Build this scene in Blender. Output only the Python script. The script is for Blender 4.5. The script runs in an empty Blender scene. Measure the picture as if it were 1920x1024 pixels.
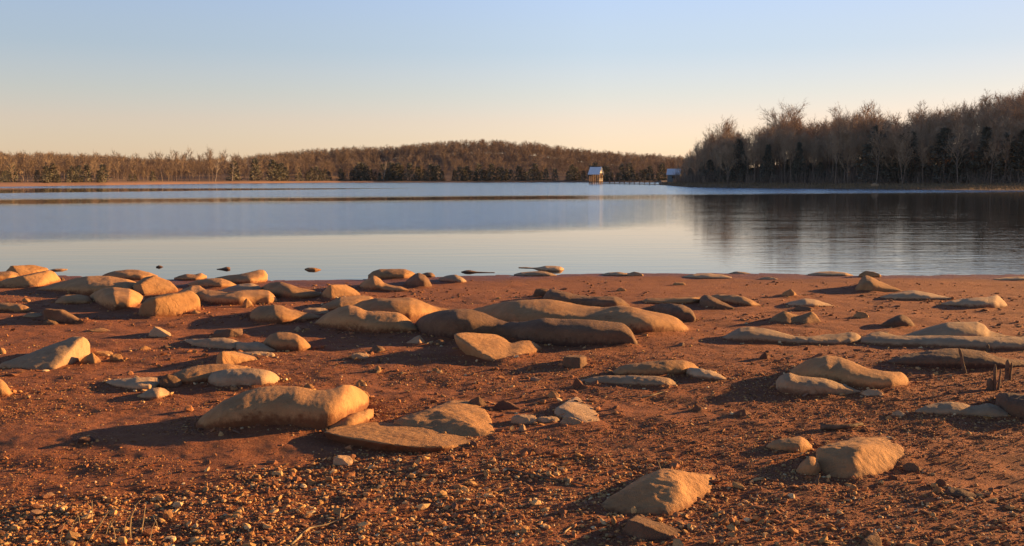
import bpy, math, random
import numpy as np
from mathutils import Vector, Matrix

random.seed(7)
RNG = np.random.default_rng(11)
SC = bpy.context.scene
COL = SC.collection

# ------------------------------------------------------------------ camera
F = 1900.0                       # focal length for a 1920 wide frame
CAM_H = 2.0                      # eye height above the lake
PITCH = math.atan((512 - 336) / F)
CP, SP = math.cos(PITCH), math.sin(PITCH)
cam_d = bpy.data.cameras.new('camera')
cam_d.sensor_width = 36.0
cam_d.lens = F / 1920 * 36.0
cam_d.clip_start = 0.05
cam_d.clip_end = 20000
cam = bpy.data.objects.new('camera', cam_d)
COL.objects.link(cam)
cam.location = (0, 0, CAM_H)
cam.rotation_euler = (math.pi / 2 - PITCH, 0, 0)
SC.camera = cam

SUN_AZ = math.radians(62)        # to the right of the view, a little beyond
SUN_EL = math.radians(8.8)

# ------------------------------------------------------------------ noise
def _hash(ix, iy, iz, seed):
    h = (ix * 374761393 + iy * 668265263 + iz * 2147483647 + seed * 974711) & 0xFFFFFFFF
    h = ((h ^ (h >> 13)) * 1274126177) & 0xFFFFFFFF
    h = ((h ^ (h >> 16)) * 2246822519) & 0xFFFFFFFF
    h = h ^ (h >> 15)
    return (h & 0xFFFF) / 65535.0

def vnoise(x, y, z=None, seed=0):
    """smooth value noise in -1..1"""
    x = np.asarray(x, float); y = np.asarray(y, float)
    z = np.zeros_like(x) if z is None else np.asarray(z, float)
    ix, iy, iz = np.floor(x).astype(np.int64), np.floor(y).astype(np.int64), np.floor(z).astype(np.int64)
    fx, fy, fz = x - ix, y - iy, z - iz
    fx = fx * fx * fx * (fx * (fx * 6 - 15) + 10); fy = fy * fy * fy * (fy * (fy * 6 - 15) + 10); fz = fz * fz * (3 - 2 * fz)
    def L(a, b, t): return a + (b - a) * t
    c = [[[_hash(ix + i, iy + j, iz + k, seed) for k in (0, 1)] for j in (0, 1)] for i in (0, 1)]
    r = L(L(L(c[0][0][0], c[1][0][0], fx), L(c[0][1][0], c[1][1][0], fx), fy),
          L(L(c[0][0][1], c[1][0][1], fx), L(c[0][1][1], c[1][1][1], fx), fy), fz)
    return r * 2 - 1

def fbm(x, y, z=None, oct=4, seed=0):
    s = 0; a = 1.0; t = 0
    x = np.asarray(x, float); y = np.asarray(y, float)
    z = None if z is None else np.asarray(z, float)
    for o in range(oct):
        s = s + a * vnoise(x, y, z, seed + o * 17); t += a; a *= .5
        x = x * 2.03 + 5.1; y = y * 2.03 + 9.7
        if z is not None: z = z * 2.03 + 3.3
    return s / t

def sstep(a, b, x):
    t = np.clip((np.asarray(x, float) - a) / (b - a), 0, 1)
    return t * t * (3 - 2 * t)

# ------------------------------------------------------------------ terrain
NEAR_X = [-40, -10.5, -6.9, -3.7, -1.8, -.6, 1.9, 3.8, 7, 10.4, 40]
NEAR_Y = [19.6, 21.4, 20.2, 20.0, 20.6, 21.2, 21.6, 21.6, 21.5, 21.3, 21.3]
FAR_A = [-9000, -2500, -500, 0, 200, 480, 640, 900, 1100, 1300, 2000, 9000]
FAR_D = [200, 230, 262, 276, 335, 500, 615, 640, 640, 640, 700, 700]
RGT_A = [1228, 1236, 1262, 1290, 1400, 1600, 1920, 2400, 3000]
RGT_D = [900, 345, 290, 248, 224, 200, 181, 160, 150]
HILL_A = [-9000, -600, 0, 200, 300, 440, 520, 560, 640, 720, 840, 900, 1000, 1100, 1180, 1270, 1500, 9000]
HILL_Z = [6, 6, 6.5, 6.5, 5, 8, 11, 14, 19, 19.5, 25.5, 27, 24, 17, 14, 11, 10, 9]
RH_A = [1228, 1290, 1350, 1430, 1500, 1570, 1620, 1680, 1740, 1800, 1850, 1900, 2000, 2400, 3300]
RH_Z = [0, .5, 3, 5.5, 6.5, 7, 7.5, 7.5, 10, 12.5, 15, 17, 19, 20, 6]

def px_of(x, y):
    return 960 + F * x / np.maximum(y, .1)

def micro(x, y):
    """undulation of the mud flat"""
    d = np.hypot(x, y)
    fade = 1 - sstep(13, 20, y)
    u = .030 * fbm(x * .55 + 3, y * .8, oct=3, seed=3) + .016 * fbm(x * 2.6, y * 3.2, oct=3, seed=9)
    u = u * (.42 + .58 * fade)
    fine = .0065 * fbm(x * 11, y * 11, oct=2, seed=21) * (1 - sstep(8, 14, d)) + .011 * fbm(x * 3.4 + 4, y * 5.5, oct=3, seed=23) * sstep(4.5, 8, d) * (1 - .5 * sstep(14, 20, y))
    # low bank of sifted soil left of the middle foreground
    bank = .035 * np.exp(-((y - 6.35 + .10 * x) / .33) ** 2) * np.exp(-((x + 2.1) / 1.5) ** 2)
    return np.where(d < 60, u + fine + bank, 0)

SK_X0, SK_X1, SK_Y0, SK_Y1, SK_C = -13.0, 13.0, 3.5, 22.5, .03
SKIRT = None
def skirt(x, y):
    if SKIRT is None: return 0.0
    gx = np.clip((x - SK_X0) / SK_C, 0, SKIRT.shape[1] - 2.001); gy = np.clip((y - SK_Y0) / SK_C, 0, SKIRT.shape[0] - 2.001)
    i = gx.astype(int); j = gy.astype(int); u = gx - i; v = gy - j
    return (SKIRT[j, i] * (1 - u) + SKIRT[j, i + 1] * u) * (1 - v) + (SKIRT[j + 1, i] * (1 - u) + SKIRT[j + 1, i + 1] * u) * v

def height(x, y, detail=True):
    x = np.asarray(x, float); y = np.asarray(y, float)
    yw = np.interp(x, NEAR_X, NEAR_Y)
    near = np.clip(.4 * (1 - y / yw), -1.6, .75)
    near = np.where(y > yw, np.maximum(-1.6, -.02 - (y - yw) * .05), near)
    if detail: near = near + micro(x, y) + skirt(x, y)
    ok = y > 60
    a = np.where(ok, px_of(x, np.maximum(y, 60)), 960)
    jag = fbm(x * .03, y * .03, oct=3, seed=5)
    d = y - np.interp(a, FAR_A, FAR_D) + 10 * jag
    hz = np.interp(a, HILL_A, HILL_Z)
    far = np.where(d < 0, np.maximum(-1.6, d * .08), np.minimum(d * .05, 1.0) + sstep(25, 330, d) * hz + sstep(10, 60, d) * .8 * jag)
    dr = y - np.interp(a, RGT_A, RGT_D) + 4 * jag
    rz = np.interp(a, RH_A, RH_Z) * (a < 3300)
    onr = sstep(1228, 1236, a) * (1 - sstep(3100, 3400, a))
    rgt = np.where(dr < 0, np.maximum(-1.6, dr * .08), np.minimum(dr * .03, 1.0) + sstep(25, 130, dr) * rz)
    rgt = -1.6 + (rgt + 1.6) * onr
    f = np.maximum(far, rgt)
    return np.where(ok, np.maximum(near, f), near)

def ray(px, py):
    """unit-forward direction in the world for a point of the photograph"""
    u, v = px - 960.0, py - 512.0
    return (u, F * CP - v * SP, -F * SP - v * CP)

def gz(x, y):
    return np.maximum(0.0, height(x, y))

def hit(px, py):
    """where the line of sight meets the ground (or the lake): x, y, z"""
    dx, dy, dz = ray(np.asarray(px, float), np.asarray(py, float))
    z = np.full(np.broadcast(dx, dz).shape, .2)
    for _ in range(14):
        t = (z - CAM_H) / dz
        z = z + (gz(dx * t, dy * t) - z) * .8
    t = (z - CAM_H) / dz
    return dx * t, dy * t, z

# ------------------------------------------------------------------ mesh helpers
def mesh_np(name, V, faces, mat, parent=None, smooth=False, attrs=None, mats=None):
    """V (n,3); faces: list of (m,k) int arrays"""
    me = bpy.data.meshes.new(name)
    faces = [np.asarray(f, np.int32) for f in faces if len(f)]
    loops = np.concatenate([f.ravel() for f in faces])
    tot = np.concatenate([np.full(len(f), f.shape[1], np.int32) for f in faces])
    start = np.concatenate([[0], np.cumsum(tot)[:-1]]).astype(np.int32)
    me.vertices.add(len(V)); me.vertices.foreach_set('co', np.asarray(V, np.float32).ravel())
    me.loops.add(len(loops)); me.loops.foreach_set('vertex_index', loops)
    me.polygons.add(len(tot)); me.polygons.foreach_set('loop_start', start)
    me.polygons.foreach_set('loop_total', tot)
    me.update(calc_edges=True)
    me.polygons.foreach_set('use_smooth', np.full(len(tot), smooth, bool))
    for an, (dom, typ, data) in (attrs or {}).items():
        at = me.attributes.new(an, typ, dom)
        at.data.foreach_set('color' if typ == 'FLOAT_COLOR' else 'value', np.asarray(data, np.float32).ravel())
    me.materials.append(mat)
    ob = bpy.data.objects.new(name, me)
    COL.objects.link(ob)
    if parent: ob.parent = parent
    return ob

class MB:
    """collects boxes, bars and polygons for ONE mesh"""
    def __init__(s): s.v = []; s.f = []
    def add(s, vs, fs):
        b = len(s.v); s.v += [tuple(v) for v in vs]; s.f += [tuple(i + b for i in f) for f in fs]
    def box(s, x0, x1, y0, y1, z0, z1):
        s.add([(x0, y0, z0), (x1, y0, z0), (x1, y1, z0), (x0, y1, z0), (x0, y0, z1), (x1, y0, z1), (x1, y1, z1), (x0, y1, z1)],
              [(0, 3, 2, 1), (4, 5, 6, 7), (0, 1, 5, 4), (1, 2, 6, 5), (2, 3, 7, 6), (3, 0, 4, 7)])
    def tube(s, pts, rad, n=6):
        pts = [Vector(p) for p in pts]
        b = len(s.v); up = Vector((.31, .2, .93))
        for i, p in enumerate(pts):
            t = (pts[min(i + 1, len(pts) - 1)] - pts[max(i - 1, 0)]).normalized()
            if abs(t.dot(up)) > .95: up = Vector((1, .1, 0))
            a = t.cross(up).normalized(); c = t.cross(a)
            r = rad[i] if hasattr(rad, '__len__') else rad
            for k in range(n):
                an = 2 * math.pi * k / n
                s.v.append(tuple(p + (a * math.cos(an) + c * math.sin(an)) * r))
        for i in range(len(pts) - 1):
            for k in range(n):
                k2 = (k + 1) % n
                s.f.append((b + i * n + k, b + i * n + k2, b + (i + 1) * n + k2, b + (i + 1) * n + k))
        s.f.append(tuple(b + k for k in reversed(range(n))))
        e = b + (len(pts) - 1) * n
        s.f.append(tuple(e + k for k in range(n)))
    def build(s, name, mat, parent=None, smooth=False):
        me = bpy.data.meshes.new(name)
        me.from_pydata(s.v, [], s.f); me.update()
        if smooth: me.polygons.foreach_set('use_smooth', [True] * len(me.polygons))
        me.materials.append(mat)
        o = bpy.data.objects.new(name, me); COL.objects.link(o)
        if parent: o.parent = parent
        return o

def tag(o, label=None, cat=None, group=None, kind=None):
    if label: o['label'] = label
    if cat: o['category'] = cat
    if group: o['group'] = group
    if kind: o['kind'] = kind
    return o

def empty(name, loc, rz=0):
    o = bpy.data.objects.new(name, None); COL.objects.link(o)
    o.location = loc; o.rotation_euler = (0, 0, rz); o.empty_display_size = .2
    return o

# ------------------------------------------------------------------ materials
class NT:
    def __init__(s, name):
        s.m = bpy.data.materials.new(name); s.m.use_nodes = True
        s.t = s.m.node_tree; s.bsdf = s.t.nodes['Principled BSDF']
        s.bsdf.inputs['Specular IOR Level'].default_value = .25
    def n(s, typ, **kw):
        nd = s.t.nodes.new(typ)
        for k, v in kw.items():
            if k.startswith('_'): setattr(nd, k[1:], v)
            else: nd.inputs[k.replace('__', ' ')].default_value = v
        return nd
    def l(s, a, b): s.t.links.new(a, b)
    def noise(s, vec, scale, detail=4, rough=.55, dist=0):
        nd = s.n('ShaderNodeTexNoise', Scale=scale, Detail=detail, Roughness=rough, Distortion=dist)
        s.l(vec, nd.inputs['Vector']); return nd.outputs['Fac']
    def ramp(s, fac, stops, interp='LINEAR'):
        nd = s.n('ShaderNodeValToRGB'); cr = nd.color_ramp; cr.interpolation = interp
        while len(cr.elements) < len(stops): cr.elements.new(.5)
        for e, (p, c) in zip(cr.elements, stops):
            e.position = p; e.color = (*c, 1) if hasattr(c, '__len__') else (c, c, c, 1)
        s.l(fac, nd.inputs['Fac']); return nd.outputs['Color']
    def mix(s, fac, a, b, mode='MIX'):
        nd = s.n('ShaderNodeMix', _data_type='RGBA', _blend_type=mode)
        for v, i in ((fac, 0), (a, 6), (b, 7)):
            if hasattr(v, 'links'): s.l(v, nd.inputs[i])
            else: nd.inputs[i].default_value = (*v, 1) if hasattr(v, '__len__') else v
        return nd.outputs[2]
    def math(s, op, a, b=0.0, clamp=False):
        nd = s.n('ShaderNodeMath', _operation=op, _use_clamp=clamp)
        for i, v in enumerate((a, b)):
            if hasattr(v, 'links'): s.l(v, nd.inputs[i])
            else: nd.inputs[i].default_value = v
        return nd.outputs[0]
    def maprange(s, v, a, b, c=0.0, d=1.0):
        nd = s.n('ShaderNodeMapRange', _interpolation_type='SMOOTHSTEP')
        s.l(v, nd.inputs[0])
        for i, q in enumerate((a, b, c, d)): nd.inputs[i + 1].default_value = q
        return nd.outputs[0]
    def attr(s, name, out='Fac'):
        return s.n('ShaderNodeAttribute', _attribute_name=name).outputs[out]
    def bump(s, h, dist, strength=1.0, prev=None):
        nd = s.n('ShaderNodeBump', Distance=dist, Strength=strength); s.l(h, nd.inputs['Height'])
        if prev is not None: s.l(prev, nd.inputs['Normal'])
        return nd.outputs['Normal']
    def pos(s): return s.n('ShaderNodeNewGeometry').outputs['Position']
    def objco(s): return s.n('ShaderNodeTexCoord').outputs['Object']
    def fin(s, color=None, rough=None, normal=None):
        for v, k in ((color, 'Base Color'), (rough, 'Roughness'), (normal, 'Normal')):
            if v is None: continue
            if hasattr(v, 'links'): s.l(v, s.bsdf.inputs[k])
            else: s.bsdf.inputs[k].default_value = (*v, 1) if hasattr(v, '__len__') else v
        return s.m

def mat_simple(name, c, rough=.8, var=.25, scale=6, metallic=0, bump=.0):
    t = NT(name); p = t.objco()
    n = t.noise(p, scale, 5, .6)
    lo = tuple(x * (1 - var) for x in c); hi = tuple(min(1, x * (1 + var)) for x in c)
    t.bsdf.inputs['Metallic'].default_value = metallic
    nm = t.bump(n, bump) if bump else None
    return t.fin(t.ramp(n, [(.3, lo), (.7, hi)]), rough, nm)

def mat_soil():
    t = NT('red_soil'); p = t.pos()
    big = t.noise(p, .9, 5, .6); mid = t.noise(p, 7, 5, .65); fine = t.noise(p, 60, 4, .7); grit = t.noise(p, 190, 2, .6)
    c = t.ramp(big, [(.3, (.25, .078, .028)), (.52, (.32, .102, .035)), (.72, (.39, .140, .048))])
    c = t.mix(t.maprange(mid, .35, .7), c, (.25, .078, .032))
    c = t.mix(t.maprange(fine, .45, .75), c, (.42, .17, .07))
    c = t.mix(t.math('MULTIPLY', t.maprange(grit, .58, .72), .55), c, (.50, .26, .11))
    c = t.mix(t.math('MULTIPLY', t.maprange(grit, .42, .30), .7), c, (.13, .05, .028))
    bank = t.attr('bank')
    far = t.ramp(t.noise(p, .15, 4, .6), [(.3, (.17, .10, .055)), (.7, (.27, .17, .095))])
    beach = t.attr('beach')
    far = t.mix(beach, far, (.42, .22, .12))
    c = t.mix(bank, c, far)
    wet = t.attr('wet')
    c = t.mix(wet, c, (.15, .058, .032))
    h = t.math('ADD', t.math('MULTIPLY', fine, .6), t.math('ADD', t.math('MULTIPLY', grit, .35), t.math('ADD', t.math('MULTIPLY', mid, 1.0), t.math('MULTIPLY', t.noise(p, 21, 3, .6), .9))))
    ro = t.maprange(wet, 0, 1, .95, .5)
    return t.fin(c, ro, t.bump(h, .022, 1.0))

def mat_rock(name, lo, hi, stain_and_shade, pits):
    t = NT(name); p = t.pos(); inf = t.n('ShaderNodeObjectInfo').outputs['Random']
    a = t.noise(p, 3.2, 6, .62); b = t.noise(p, 22, 5, .65); g = t.noise(p, 150, 3, .65)
    c = t.ramp(a, [(.28, lo), (.55, tuple((x + y) / 2 for x, y in zip(lo, hi))), (.75, hi)])
    c = t.mix(t.math('MULTIPLY', t.maprange(b, .56, .74), .5), c, tuple(x * .55 for x in lo))
    c = t.mix(t.math('MULTIPLY', t.maprange(b, .44, .28), .45), c, tuple(min(1, x * 1.2) for x in hi))
    c = t.mix(t.math('MULTIPLY', t.maprange(g, .55, .75), .45), c, tuple(x * .5 for x in lo))
    hv = t.n('ShaderNodeHueSaturation'); t.l(c, hv.inputs['Color'])
    t.l(t.maprange(inf, 0, 1, .84, 1.12), hv.inputs['Value'])
    c = hv.outputs['Color']
    s = t.math('ADD', t.attr('stain_and_shade'), t.math('MULTIPLY', t.math('SUBTRACT', b, .5), 1.0))
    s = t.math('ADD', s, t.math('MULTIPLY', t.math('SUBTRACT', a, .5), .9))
    c = t.mix(t.math('MULTIPLY', t.maprange(s, .30, .85), .9), c, stain_and_shade)
    wv = t.n('ShaderNodeVectorMath', _operation='ADD'); nz = t.n('ShaderNodeTexNoise', Scale=2.2, Detail=3.0); t.l(p, nz.inputs['Vector'])
    t.l(p, wv.inputs[0]); t.l(nz.outputs['Color'], wv.inputs[1])
    vo = t.n('ShaderNodeTexVoronoi', _feature='DISTANCE_TO_EDGE', Scale=1.5); t.l(wv.outputs[0], vo.inputs['Vector'])
    crack = t.math('MULTIPLY', t.maprange(vo.outputs['Distance'], .018, .003), t.maprange(t.noise(p, 1.7, 3, .6), .56, .68))
    c = t.mix(t.math('MULTIPLY', crack, .4), c, tuple(x * .6 for x in stain_and_shade))
    blot = t.maprange(t.noise(p, 5.5, 5, .7, .6), .56, .70)
    c = t.mix(t.math('MULTIPLY', blot, .38), c, tuple((x * .6 + y * .4) for x, y in zip(stain_and_shade, lo)))
    h = t.math('SUBTRACT', t.math('ADD', t.math('MULTIPLY', b, 1.0), t.math('MULTIPLY', g, .45)), t.math('MULTIPLY', crack, .5))
    return t.fin(c, .92, t.bump(h, pits, 1.0))

M = {}
M['soil'] = mat_soil()
M['T'] = mat_rock('tan_sandstone', (.38, .182, .070), (.55, .292, .118), (.18, .062, .024), .012)
M['G'] = mat_rock('pale_sandstone', (.42, .25, .125), (.57, .37, .205), (.20, .085, .04), .011)
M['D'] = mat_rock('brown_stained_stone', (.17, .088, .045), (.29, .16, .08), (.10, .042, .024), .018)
M['B'] = mat_rock('mossy_brown_stone', (.24, .135, .06), (.36, .215, .10), (.14, .055, .026), .018)
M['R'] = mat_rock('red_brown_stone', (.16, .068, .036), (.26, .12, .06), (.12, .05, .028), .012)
M['wood'] = mat_simple('weathered_wood', (.15, .095, .055), .9, .45, 14, bump=.01)
M['straw'] = mat_simple('dry_straw', (.42, .29, .14), .8, .2, 20)
M['bark'] = mat_simple('grey_brown_bark', (.21, .155, .11), .95, .3, 1.5)
M['twig'] = mat_simple('bare_twigs', (.43, .30, .185), .95, .3, .35)
M['brush'] = mat_simple('undergrowth_stems', (.24, .18, .13), .95, .35, .3)
M['twig_far'] = mat_simple('bare_twigs_far', (.31, .225, .15), .95, .35, .12)
M['pale_bark'] = mat_simple('pale_bark', (.42, .34, .25), .9, .2, 1.0)
M['cedar'] = mat_simple('cedar_foliage', (.17, .155, .11), .9, .4, .5)
M['cedar_far'] = mat_simple('far_cedar_foliage', (.19, .175, .12), .9, .4, .3)
M['roof'] = mat_simple('metal_roof', (.74, .77, .80), .55, .06, 2, .0)
M['board'] = mat_simple('pale_boards', (.62, .55, .44), .8, .12, 3)
M['cabin_wall'] = mat_simple('grey_green_wall', (.16, .18, .17), .85, .12, 3)
M['post'] = mat_simple('brown_timber', (.25, .15, .09), .85, .25, 3)
M['dark'] = mat_simple('dark_opening', (.02, .018, .016), .9, .1, 3)
M['grass'] = mat_simple('dry_grass', (.22, .155, .085), .9, .35, .3)
# ------------------------------------------------------------------ ground: one sheet to the horizon
def make_ground():
    ang = np.concatenate([np.linspace(-180, -40, 60, endpoint=False), np.linspace(-40, -31, 40, endpoint=False),
                          np.linspace(-31, 31, 540, endpoint=False), np.linspace(31, 40, 40, endpoint=False), np.linspace(40, 180, 60, endpoint=False)])
    rr = [0.3]
    while rr[-1] < 7000:
        r = rr[-1]
        k = 1.05 if r < 3.6 else (1.0055 if r < 21 else (1.011 if r < 26 else (1.05 if r < 140 else (1.018 if r < 900 else 1.12))))
        rr.append(r * k)
    rr = np.array(rr); A = np.radians(ang)
    n, m = len(rr), len(A)
    X = rr[:, None] * np.sin(A)[None, :]; Y = rr[:, None] * np.cos(A)[None, :]
    Z = height(X, Y)
    V = np.stack([X, Y, Z], -1).reshape(-1, 3)
    V = np.concatenate([[[0, 0, float(height(0., 0.))]], V])
    i, j = np.meshgrid(np.arange(n - 1), np.arange(m), indexing='ij')
    j2 = (j + 1) % m
    q = np.stack([i * m + j, i * m + j2, (i + 1) * m + j2, (i + 1) * m + j], -1).reshape(-1, 4) + 1
    q = q[:, ::-1]
    jj = np.arange(m)
    tri = np.stack([np.zeros(m, int), (jj + 1) % m + 1, jj + 1], -1)
    bank = (V[:, 1] > 60).astype(float)
    zz = V[:, 2]
    beach = bank * (1 - sstep(.5, 1.3, zz)) * (px_of(V[:, 0], np.maximum(V[:, 1], 60)) < 700)
    wet = (1 - sstep(.008, .05, zz)) * (1 - bank)
    o = mesh_np('ground', V, [q, tri], M['soil'], smooth=True,
                attrs={'bank': ('POINT', 'FLOAT', bank), 'beach': ('POINT', 'FLOAT', beach), 'wet': ('POINT', 'FLOAT', wet * .75)})
    return tag(o, kind='structure')
# ------------------------------------------------------------------ lake
def mat_water():
    t = NT('lake_water'); p = t.pos()
    b = t.bsdf
    b.inputs['Base Color'].default_value = (.036, .044, .052, 1)
    b.inputs['IOR'].default_value = 1.333
    b.inputs['Specular IOR Level'].default_value = .5
    sep = t.n('ShaderNodeSeparateXYZ'); t.l(p, sep.inputs[0])
    X, Y = sep.outputs[0], sep.outputs[1]
    # breeze lanes: long patches of ripples lying across the lake
    def stretch(sx, sy):
        m = t.n('ShaderNodeMapping', Scale=(sx, sy, 1)); t.l(p, m.inputs['Vector']); return m.outputs[0]
    w1 = t.noise(stretch(.02, .06), 1, 4, .6)
    w2 = t.noise(stretch(.12, .5), 1, 4, .6)
    warp = t.math('ADD', 1.0, t.math('ADD', t.math('MULTIPLY', t.math('SUBTRACT', w1, .5), .07), t.math('MULTIPLY', t.math('SUBTRACT', w2, .5), .15)))
    Yw = t.math('MULTIPLY', Y, warp)
    U = t.math('SUBTRACT', Yw, t.math('MULTIPLY', X, .42))          # the lanes lie slightly across the lake
    Q = t.math('SUBTRACT', Yw, t.math('MULTIPLY', X, 1.5))
    mA = t.math('MULTIPLY', t.math('MULTIPLY', t.maprange(U, 36, 49), t.maprange(U, 103, 82)), t.maprange(t.math('SUBTRACT', X, t.math('MULTIPLY', Y, .17)), 1.5, -11))
    mA = t.math('MULTIPLY', mA, t.maprange(w1, .15, .5, .75, 1.0))
    mB = t.math('MULTIPLY', t.maprange(U, 116, 136), t.maprange(Q, 262, 245))
    mD = t.maprange(Yw, 218, 232)
    mask = t.math('MAXIMUM', mA, t.math('MAXIMUM', mB, mD))
    # wavelets
    n1 = t.noise(stretch(1.1, 5.0), 1, 3, .55)
    n2 = t.noise(stretch(5, 9), 1, 3, .6)
    n3 = t.noise(stretch(.35, 1.6), 1, 2, .5)
    calm = t.math('ADD', t.math('MULTIPLY', n3, .012), t.math('MULTIPLY', n1, .0022))
    shore = t.math('MULTIPLY', t.maprange(Y, 40, 22), t.maprange(X, 2, 8))
    calm = t.math('ADD', calm, t.math('MULTIPLY', t.math('MULTIPLY', n1, shore), .010))
    calm = t.math('ADD', calm, t.math('MULTIPLY', t.math('MULTIPLY', n1, t.maprange(X, 4, 12)), t.math('MULTIPLY', t.maprange(w2, .30, .55), .017)))
    rip = t.math('MULTIPLY', t.math('ADD', t.math('MULTIPLY', n1, .042), t.math('MULTIPLY', n2, .03)), mask)
    h = t.math('ADD', t.math('MULTIPLY', calm, .35), rip)
    nm = t.bump(h, 1.0, 1.0)
    ro = t.maprange(mask, 0, 1, .02, .10)
    t.fin(t.mix(mask, (.042, .042, .038), (.05, .09, .15)), ro, nm)  # rippled lanes get a bluer base colour, standing in for reflected sky
    gl = t.n('ShaderNodeBsdfGlossy', Color=(.82, .95, 1.0, 1)); t.l(ro, gl.inputs['Roughness']); t.l(nm, gl.inputs['Normal'])
    mxs = t.n('ShaderNodeMixShader'); t.l(t.math('MULTIPLY', mask, .55), mxs.inputs[0]); t.l(b.outputs[0], mxs.inputs[1]); t.l(gl.outputs[0], mxs.inputs[2])
    t.l(mxs.outputs[0], t.t.nodes['Material Output'].inputs['Surface'])
    return t.m
M['water'] = mat_water()
def make_water():
    xs = np.array([-6000, -600, -200, -60, -20, 0, 20, 60, 200, 600, 6000.]); ys = np.array([15, 25, 40, 80, 160, 320, 700, 1500, 6500.])
    X, Y = np.meshgrid(xs, ys); V = np.stack([X, Y, 0 * X], -1).reshape(-1, 3); m = len(xs)
    q = [(i * m + j, i * m + j + 1, (i + 1) * m + j + 1, (i + 1) * m + j) for i in range(len(ys) - 1) for j in range(m - 1)]
    tag(mesh_np('lake_water', V, [np.array(q)], M['water']), kind='structure')
make_water()

# ------------------------------------------------------------------ sky and sun
W = bpy.data.worlds.new('World'); SC.world = W; W.use_nodes = True
wt = W.node_tree; bg = wt.nodes['Background']
sky = wt.nodes.new('ShaderNodeTexSky'); sky.sky_type = 'NISHITA'; sky.sun_disc = False
sky.sun_elevation = SUN_EL; sky.sun_rotation = SUN_AZ
sky.altitude = 100; sky.air_density = 1.0; sky.dust_density = 0.3; sky.ozone_density = 1.6
tc = wt.nodes.new('ShaderNodeTexCoord'); sx = wt.nodes.new('ShaderNodeSeparateXYZ')
wt.links.new(tc.outputs['Generated'], sx.inputs[0])
rp = wt.nodes.new('ShaderNodeValToRGB'); cr = rp.color_ramp
SKY_STOPS = [(p_, tuple(v / 4 for v in c_)) for p_, c_ in [(0.0, (1.751, 1.495, 1.968)), (0.0137, (1.76, 1.53, 2.1)), (0.0389, (1.88, 1.51, 1.86)), (0.0557, (1.99, 1.52, 1.78)), (0.0818, (1.973, 1.6, 1.805)), (0.1026, (1.994, 1.654, 1.887)), (0.1233, (1.955, 1.694, 1.954)), (0.1438, (2.08, 1.79, 2.05)), (0.1731, (2.22, 1.92, 2.25)), (0.27, (1.8, 1.95, 2.85)), (0.42, (1.0, 1.12, 1.6)), (1.0, (0.78, 0.82, 1.0))]]
while len(cr.elements) < len(SKY_STOPS): cr.elements.new(.5)
for e, (p_, c_) in zip(cr.elements, SKY_STOPS): e.position = p_; e.color = (*c_, 1)
wt.links.new(sx.outputs[2], rp.inputs['Fac'])
mx = wt.nodes.new('ShaderNodeMix'); mx.data_type = 'RGBA'; mx.blend_type = 'MULTIPLY'; mx.inputs[0].default_value = 1.0
wt.links.new(sky.outputs[0], mx.inputs[6]); wt.links.new(rp.outputs[0], mx.inputs[7])
vm = wt.nodes.new('ShaderNodeVectorMath'); vm.operation = 'SCALE'; vm.inputs['Scale'].default_value = 4.0
az = wt.nodes.new('ShaderNodeMapRange'); wt.links.new(sx.outputs[0], az.inputs[0])
for i_, v_ in enumerate((.08, .45, 4.0, 3.1)): az.inputs[i_ + 1].default_value = v_
wt.links.new(az.outputs[0], vm.inputs['Scale'])
wt.links.new(mx.outputs[2], vm.inputs[0]); wt.links.new(vm.outputs[0], bg.inputs['Color'])
bg.inputs['Strength'].default_value = .104
sd = bpy.data.lights.new('sun', 'SUN'); sd.energy = 12.5; sd.angle = math.radians(.5); sd.color = (1.0, .58, .22)
so = bpy.data.objects.new('sun', sd); COL.objects.link(so)
sv = Vector((math.sin(SUN_AZ) * math.cos(SUN_EL), math.cos(SUN_AZ) * math.cos(SUN_EL), math.sin(SUN_EL)))
so.rotation_euler = sv.to_track_quat('Z', 'Y').to_euler(); so.location = sv * 50

SC.view_settings.view_transform = 'Standard'; SC.view_settings.look = 'None'; SC.view_settings.exposure = 0
SC.render.engine = 'CYCLES'
SC.cycles.max_bounces = 5; SC.cycles.diffuse_bounces = 2; SC.cycles.glossy_bounces = 2; SC.cycles.transparent_max_bounces = 4
SC.cycles.use_denoising = True
# ------------------------------------------------------------------ rocks: lofted bodies, each one mesh
def gauss(a, s, axis):
    if s <= 0: return a
    r = int(max(1, round(s * 2.5))); w = np.exp(-.5 * (np.arange(-r, r + 1) / s) ** 2); w /= w.sum()
    pad = [(0, 0)] * a.ndim; pad[axis] = (r, r)
    b = np.pad(a, pad, mode='edge'); o = np.zeros_like(a)
    for i, ww in enumerate(w):
        sl = [slice(None)] * a.ndim; sl[axis] = slice(i, i + a.shape[axis]); o = o + ww * b[tuple(sl)]
    return o

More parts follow.
